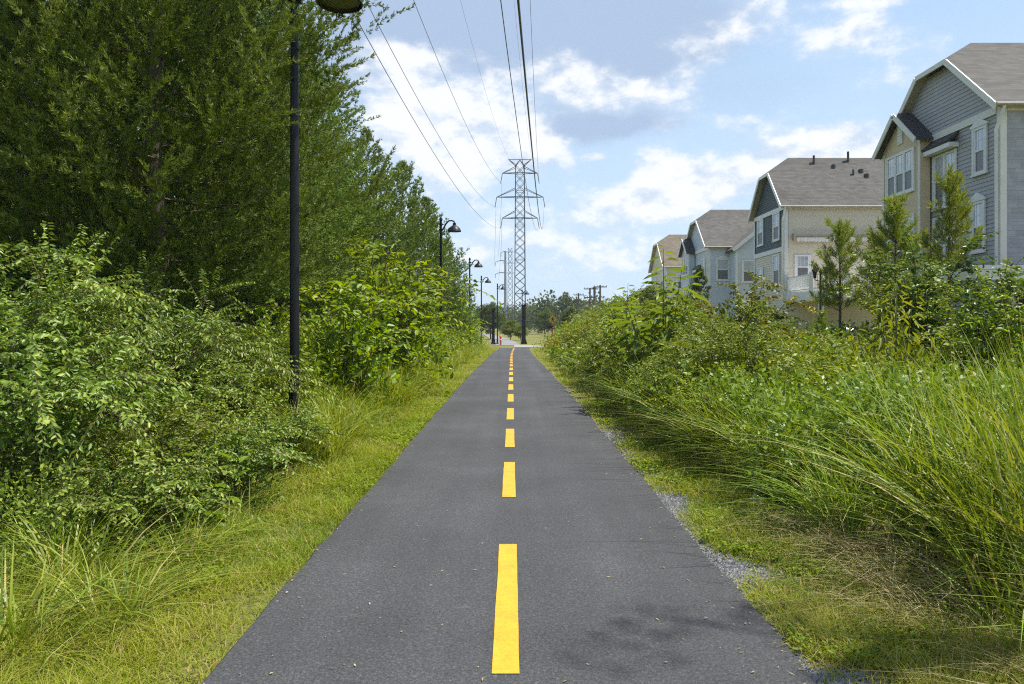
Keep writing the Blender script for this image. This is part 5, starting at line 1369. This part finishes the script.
tuft(T2, 'arching grass clump at the turf edge beside the small yellow green shrub', 2.45, 8.9, .3, .72)
tuft(T2, 'bright grass clump leaning over the turf beyond the round tuft', 2.5, 10.6, -.2, .78)
tuft(T2, 'bushy grass clump just before the spiky tuft', 2.5, 12.6, .5, .80)
tuft(T2, 'tall grass clump leaning out of the undergrowth above the paper scrap', 2.75, 7.7, .1, .80)
tuft(T4, 'grass clump at the turf edge below the tall broad leaved plant', 2.45, 16.2, .2, 1.0)
tuft(T2, 'grass clump by the turf where the undergrowth drops towards the sign', 2.5, 21.5, -.3, .85)
W1 = bigleaf_plant(501, .66, 6, .17, .075, 'bigleaf', .34, .04, 'green_twig', .6, .12)
plant('broadleaf_weed', W1, 'broad leaved weed with blue green leaves leaning over the turf', 'weed', -2.5, 6.0, .4, 1.0)

# ------------------------------------------------------------------ shrubs and young trees on the house side
S_O = shrub(601, 26, 2.2, 1.25, (.066, .030), 'bush_olive', 'green_twig', 18, (.25, .6), .026, .6, 1800, .2, .25, .3, .010, .7)
S_O2 = shrub(602, 22, 1.8, 1.1, (.075, .032), 'weed', 'green_twig', 18, (.22, .55), .03, .6, 1200, .2, .3, .3, .009, .6)
S_V = shrub(603, 28, 3.0, 1.75, (.10, .068), 'vine', 'twig', 18, (.25, .6), .042, .75, 3600, .4, .15, .3, .012, .7)
S_D = shrub(604, 9, 4.2, .9, (.095, .058), 'dark_leaf', 'twig', 34, (.25, .6), .036, .6, 900, .25, .7, .2, .016, .3, tmin=.1)
S_D2 = shrub(605, 16, 2.9, 1.1, (.075, .045), 'bush_olive', 'twig', 24, (.2, .5), .032, .6, 1400, .25, .5, .2, .012, .4)
W2 = bigleaf_plant(502, 3.1, 8, .44, .13, 'bigleaf', 1.0, .075, 'green_twig', .6, .25, 1, .35)
W3 = bigleaf_plant(503, 2.35, 9, .19, .055, 'droopleaf', .6, .03, 'green_twig', .8, .2, 1, 1.0)
W4 = bigleaf_plant(504, 1.45, 8, .17, .08, 'dark_leaf', .4, .05, 'green_twig', .4, .3)
RG = 'shrubs between the path and the houses'
plant('olive_shrub', S_O, 'olive green shrub bulging towards the path beyond the round grass tuft', 'shrub', 3.15, 10.6, 0, .95, RG)
plant('olive_shrub', S_O, 'olive shrub behind the round grass tuft, dark at its foot', 'shrub', 3.3, 13.2, 2.0, 1.0, RG)
plant('olive_shrub', S_O, 'olive shrub below the vine mound', 'shrub', 3.9, 15.5, 3.3, 1.05, RG)
plant('olive_shrub', S_O, 'olive shrub in front of the tall broad leaved plant', 'shrub', 3.05, 17.5, 4.6, .95, RG)
plant('yellowish_shrub', S_O2, 'yellow green shrub at the path side where the undergrowth starts to rise', 'shrub', 2.95, 20.5, .5, 1.15, RG)
plant('olive_shrub', S_O, 'olive shrub on the skyline between broad leaved plant and utility poles', 'shrub', 3.7, 24.5, 1.1, 1.25, RG)
plant('yellowish_shrub', S_O2, 'yellow green shrub sloping down towards the warning sign', 'shrub', 3.4, 28.5, 2.1, 1.4, RG)
plant('olive_shrub', S_O, 'tall olive shrub hiding the foot of the tan roofed house', 'shrub', 4.7, 31.0, 5.2, 1.55, RG)
plant('yellowish_shrub', S_O2, 'low yellow green shrub beside the turf near the warning sign', 'shrub', 3.2, 37.0, 3.6, 1.15, RG)
plant('yellowish_shrub', S_O2, 'small yellow green shrub crowding the turf beside the round grass tuft', 'shrub', 2.55, 9.5, .2, .72, RG)
plant('olive_shrub', S_O, 'small olive shrub at the turf edge before the spiky tuft', 'shrub', 2.55, 11.9, 1.2, .66, RG)
plant('yellowish_shrub', S_O2, 'yellow green shrub at the turf edge just past the spiky tuft', 'shrub', 2.6, 15.0, 2.7, .85, RG)
plant('glossy_plant', W4, 'low dark leaved plant between the arching grass tufts', 'plant', 3.3, 8.0, 1.4, .8)
plant('vine_mound', S_V, 'rounded mound of vine leaves with a few rusty ones below the green house', 'vine', 5.3, 17.2, .6, 1.0, RG)
plant('vine_mound', S_V, 'vine covered mound between the broad leaved plant and the blue grey house', 'vine', 4.4, 21.0, 2.9, 1.0, RG)
plant('vine_mound', S_V, 'vine mound in front of the white deck post', 'vine', 6.75, 17.8, 4.7, .54, RG)
plant('vine_mound', S_V, 'low vine tangle below the covered grills', 'vine', 7.3, 18.5, 1.7, .46, RG)
plant('yellowish_shrub', S_O2, 'yellow green shrub in the middle of the undergrowth below the grills', 'shrub', 4.6, 11.8, 5.0, .95, RG)
plant('yellowish_shrub', S_O2, 'yellow green shrub just behind the tall grass tufts', 'shrub', 4.0, 9.0, 1.6, .85, RG)
plant('glossy_plant', W4, 'plant with glossy dark pointed leaves rising behind the grass tufts', 'plant', 4.0, 9.6, .2, 1.05)
plant('glossy_sapling', S_D, 'dark glossy sapling in front of the beige bay', 'sapling', 7.0, 12.9, .3, 1.0, 'glossy saplings below the grey house')
plant('glossy_sapling', S_D, 'dark glossy sapling in front of the grey house corner and porch', 'sapling', 7.55, 12.0, 2.3, .86, 'glossy saplings below the grey house')
plant('glossy_sapling', S_D2, 'dark bushy sapling between the two tall glossy ones', 'sapling', 6.7, 11.0, 4.0, .95, 'glossy saplings below the grey house')
plant('glossy_sapling', S_D2, 'bushy dark sapling under the young pine with open crown', 'sapling', 7.6, 14.5, 1.0, 1.1, 'glossy saplings below the grey house')
plant('leafy_sapling', S_LIME2, 'yellow green sapling reaching in from the picture edge over the porch post', 'sapling', 7.75, 10.6, 2.2, 1.15)
plant('yellow_leaved_sapling', W3, 'sapling with long drooping yellow green leaves left of the dark saplings'.replace('left of', 'beside'), 'sapling', 5.2, 10.3, .5, .98)
plant('broadleaf_plant', W2, 'tall plant with large lance shaped leaves standing above the undergrowth', 'plant', 2.8, 14.2, .3, 1.0)
plant('broadleaf_plant', W2, 'third large leaved plant, between the tall one and the path side shrubs', 'plant', 2.9, 18.8, 4.0, .86)
plant('broadleaf_plant', W2, 'second large leaved plant, shorter, next to the vine mound', 'plant', 3.4, 17.0, 2.0, .86)
rngf = np.random.default_rng(9); fl = Leaves(); n = 900
c = rngf.normal(0, 1, (n, 3)) * [.8, .8, .18] + [0, 0, .85]
fl.chip(c, rdir(rngf, n, 0, 1), rdir(rngf, n), .07, .05, rngf.uniform(0, 1, n)); fg = Leaves(); n = 2400; c = rngf.normal(0, 1, (n, 3)) * [.8, .8, .25] + [0, 0, .5]; fg.chip(c, rdir(rngf, n, -.2, 1), rdir(rngf, n), .14, .05, rngf.uniform(0, 1, n))
plant('flowering_weed', {'foliage': fg.mesh('foliage', M['weed']), 'blossoms': fl.mesh('blossoms', M['rust_flower'])}, 'patch of weeds with rusty orange flowers beside the turf before the warning sign', 'weed', 3.5, 44.0, 0, 1.0)
plant('flowering_weed', {'foliage': bpy.data.meshes['foliage'] if False else fg.mesh('foliage', M['bush_olive'])}, 'low brown green weeds at the end of the undergrowth by the warning sign', 'weed', 4.4, 55.0, 1.0, 1.1)

# young pines before the houses
PA = pine(701, 4.8, .98, 1.75); PB = pine(702, 4.9, .58, 2.5); PC = pine(703, 3.6, .70, .6); PD = pine(706, 4.5, .85, 1.6)
PG = 'young pines before the houses'
plant('young_pine', PA, 'young pine with full yellowish crown in front of the white deck', 'pine', 11.25, 26.0, .2, 1.0, PG)
plant('young_pine', PB, 'young pine with bare lower stem in front of the double window', 'pine', 9.95, 17.2, 1.4, .98, PG)
plant('young_pine', PD, 'slim young pine in front of the beige bay', 'pine', 10.25, 20.2, 2.4, 1.0, PG)
plant('young_pine', PC, 'small young pine between the deck and the beige bay', 'pine', 11.75, 24.2, 3.4, 1.15, PG)
plant('young_pine', PC, 'low spreading young pine below the lantern post', 'pine', 10.15, 24.8, 4.4, .48, PG)
EV = cedar(705, 4.9, .8, .1, 80, 20, 5, .2, .06, 'cedar_dark')
plant('conifer', EV, 'small dark pointed conifer in front of the blue grey house', 'tree', 11.9, 48.0, 0, 1.0)

# ------------------------------------------------------------------ trees beyond the road
FA = broadtree(801, 9.0, 3.6, .5, 46, 520, .24, 'far_leaf', .2)
FB = broadtree(802, 7.0, 3.2, -.3, 40, 480, .23, 'far_bright', .16)
FC = broadtree(803, 11.0, 3.4, 2.5, 34, 460, .3, 'far_leaf', .22)
FS = broadtree(804, 9.5, 2.4, 4.5, 16, 260, .32, 'far_leaf', .16)
rt = random.Random(12)
far = [(-3.2, 112, FA, .72, 'rounded dark tree beside the trail beyond the road'), (-.2, 108, FB, .48, 'bright bushy tree in front of the dark tree by the trail'), (1.2, 104, FB, .36, 'low bright bush behind the broad black column'),
       (-7.5, 100, FB, .75, 'bright tree on the wood side of the trail beyond the road'), (-9.0, 125, FA, .8, 'dark tree on the wood side of the trail beyond the road'), (-7.5, 84, FB, .62, 'light green tree behind the square black column'),
       (9.0, 112, FA, .60, 'dark tree behind the yellow warning sign'), (12.5, 105, FB, .62, 'bright green tree behind the round sign'), (14.0, 118, FA, .66, 'dark tree between the round sign and the crossarm poles'),
       (13.3, 185, FS, 1.22, 'spiky thin crowned tree standing up beside the utility poles'), (6.5, 150, FA, .72, 'tree behind the base of the pylon on the house side'), (17.5, 120, FB, .72, 'bright tree below the trio of utility poles'),
       (19.0, 105, FA, .72, 'dark tree sloping up to the tan roofed house'), (12.0, 78, FB, .55, 'bright bushy tree before the tan roofed house'), (14.5, 92, FA, .6, 'dark tree in front of the tan roofed house')]
for x, y, me, s, lb in far: plant('broadleaf_tree', me, lb, 'tree', x, y, rt.uniform(0, 6), s * .85, 'trees beyond the road')
mid_bushes = [(5.2, 40, FB, .28, 'round bush where the undergrowth slopes down to the warning sign'), (6.8, 46, FA, .32, 'dark round bush behind the sloping undergrowth'), (8.2, 54, FB, .38, 'light round bush before the distant utility poles'), (9.0, 64, FA, .42, 'dark bush between the undergrowth and the trio of poles'), (7.5, 34, FB, .42, 'light green bush below the tan roofed house'), (10.5, 58, FA, .5, 'dark tree below the blue grey house')]
for x, y, me, s, lb in mid_bushes: plant('broadleaf_tree', me, lb, 'tree', x, y, rt.uniform(0, 6), s, 'bushes along the undergrowth')
# the far wood: one mass
def far_wood():
    rng = np.random.default_rng(55); lv = Leaves(); PP = []; TI = []
    for k in range(230):
        y = rng.uniform(200, 460); x = rng.uniform(-.5, .55) * y
        if abs(x + 3) < 9 and y < 300: continue
        H = rng.uniform(6, 10.5) * (1 + .0004 * y); r = H * .42; m = 620
        d = rdir(rng, m, -.8, 1) * (rng.uniform(.2, 1, m) ** .4)[:, None] * (1 + .25 * np.sin(rng.uniform(0, 6, m)))[:, None]
        PP.append(np.array([x, y, g(x, y) + H * .52]) + d * [r, r, H * .5]); TI.append(np.clip(rng.uniform(.15, .7) + rng.normal(0, .12, m), 0, 1))
    P = np.concatenate(PP); n = len(P)
    lv.chip(P, rdir(rng, n), rdir(rng, n) + [0, 0, .6], rng.uniform(.7, 1.4, n), rng.uniform(.5, 1.0, n), np.concatenate(TI))
    tag(link('far_wood', lv.mesh('far_wood', M['far_leaf'])), 'distant belt of trees on the horizon', None, None, 'stuff')
far_wood()
# unseen tree added beside the camera, crown shaped to cast the soft path shadow
SHD = broadtree(901, 12.8, 1.0, 11.3, 10, 110, .075, 'far_leaf', .10)
plant('broadleaf_tree', SHD, 'unseen slender tree added beside the tall grass to cast shade on the path', 'tree', 7.0, 4.15, 0, 1.0)
# scraps
def path_litter():
    rng = np.random.default_rng(88); lv = Leaves(); n = 420
    y = 2.8 + 16 * rng.uniform(0, 1, n) ** 1.6; e = rng.uniform(0, 1, n) ** 2.6 * 1.3; sg = np.where(rng.uniform(0, 1, n) < .5, -1, 1)
    x = pcv(y) + sg * (pwv(y) - .02 - e)
    P = np.stack([x, y, gz(x, y) + .036], 1)
    lv.chip(P, rdir(rng, n, -.02, .12), np.array([0, 0, 1.0]) + rng.normal(0, .2, (n, 3)), rng.uniform(.008, .04, n), rng.uniform(.003, .012, n), rng.uniform(0, 1, n))
    tag(link('leaf_litter', lv.mesh('leaf_litter', M['straw'])), 'dry bits of grass and leaf on the path', None, None, 'stuff')
path_litter()
m_ = MB(); m_.tube([(2.20, 7.0, g(2.2, 7) + .02), (2.26, 7.03, g(2.2, 7) + .05), (2.33, 7.0, g(2.2, 7) + .03)], [.03, .045, .02], 6); tag(m_.build('paper_scrap', M['litter']), 'crumpled white paper scrap in the dry grass by the gravel', 'litter')

# ------------------------------------------------------------------ summer haze in the air
hb = MB(); hb.box(-700, 900, -60, 1500, -1.9, 52); ho = hb.build('haze', [], None)
hm = bpy.data.materials.new('haze_air'); hm.use_nodes = True; nt = hm.node_tree; nt.nodes.clear()
pv = node(nt, 'ShaderNodeVolumePrincipled', Density=HAZE); pv.inputs['Color'].default_value = (0.86, 0.93, 1.0, 1); pv.inputs['Anisotropy'].default_value = 0.2
o = node(nt, 'ShaderNodeOutputMaterial'); nt.links.new(pv.outputs[0], o.inputs['Volume'])
ho.data.materials.append(hm); tag(ho, 'thin summer haze in the air over the path', None, None, 'stuff')
cy.volume_bounces = 0
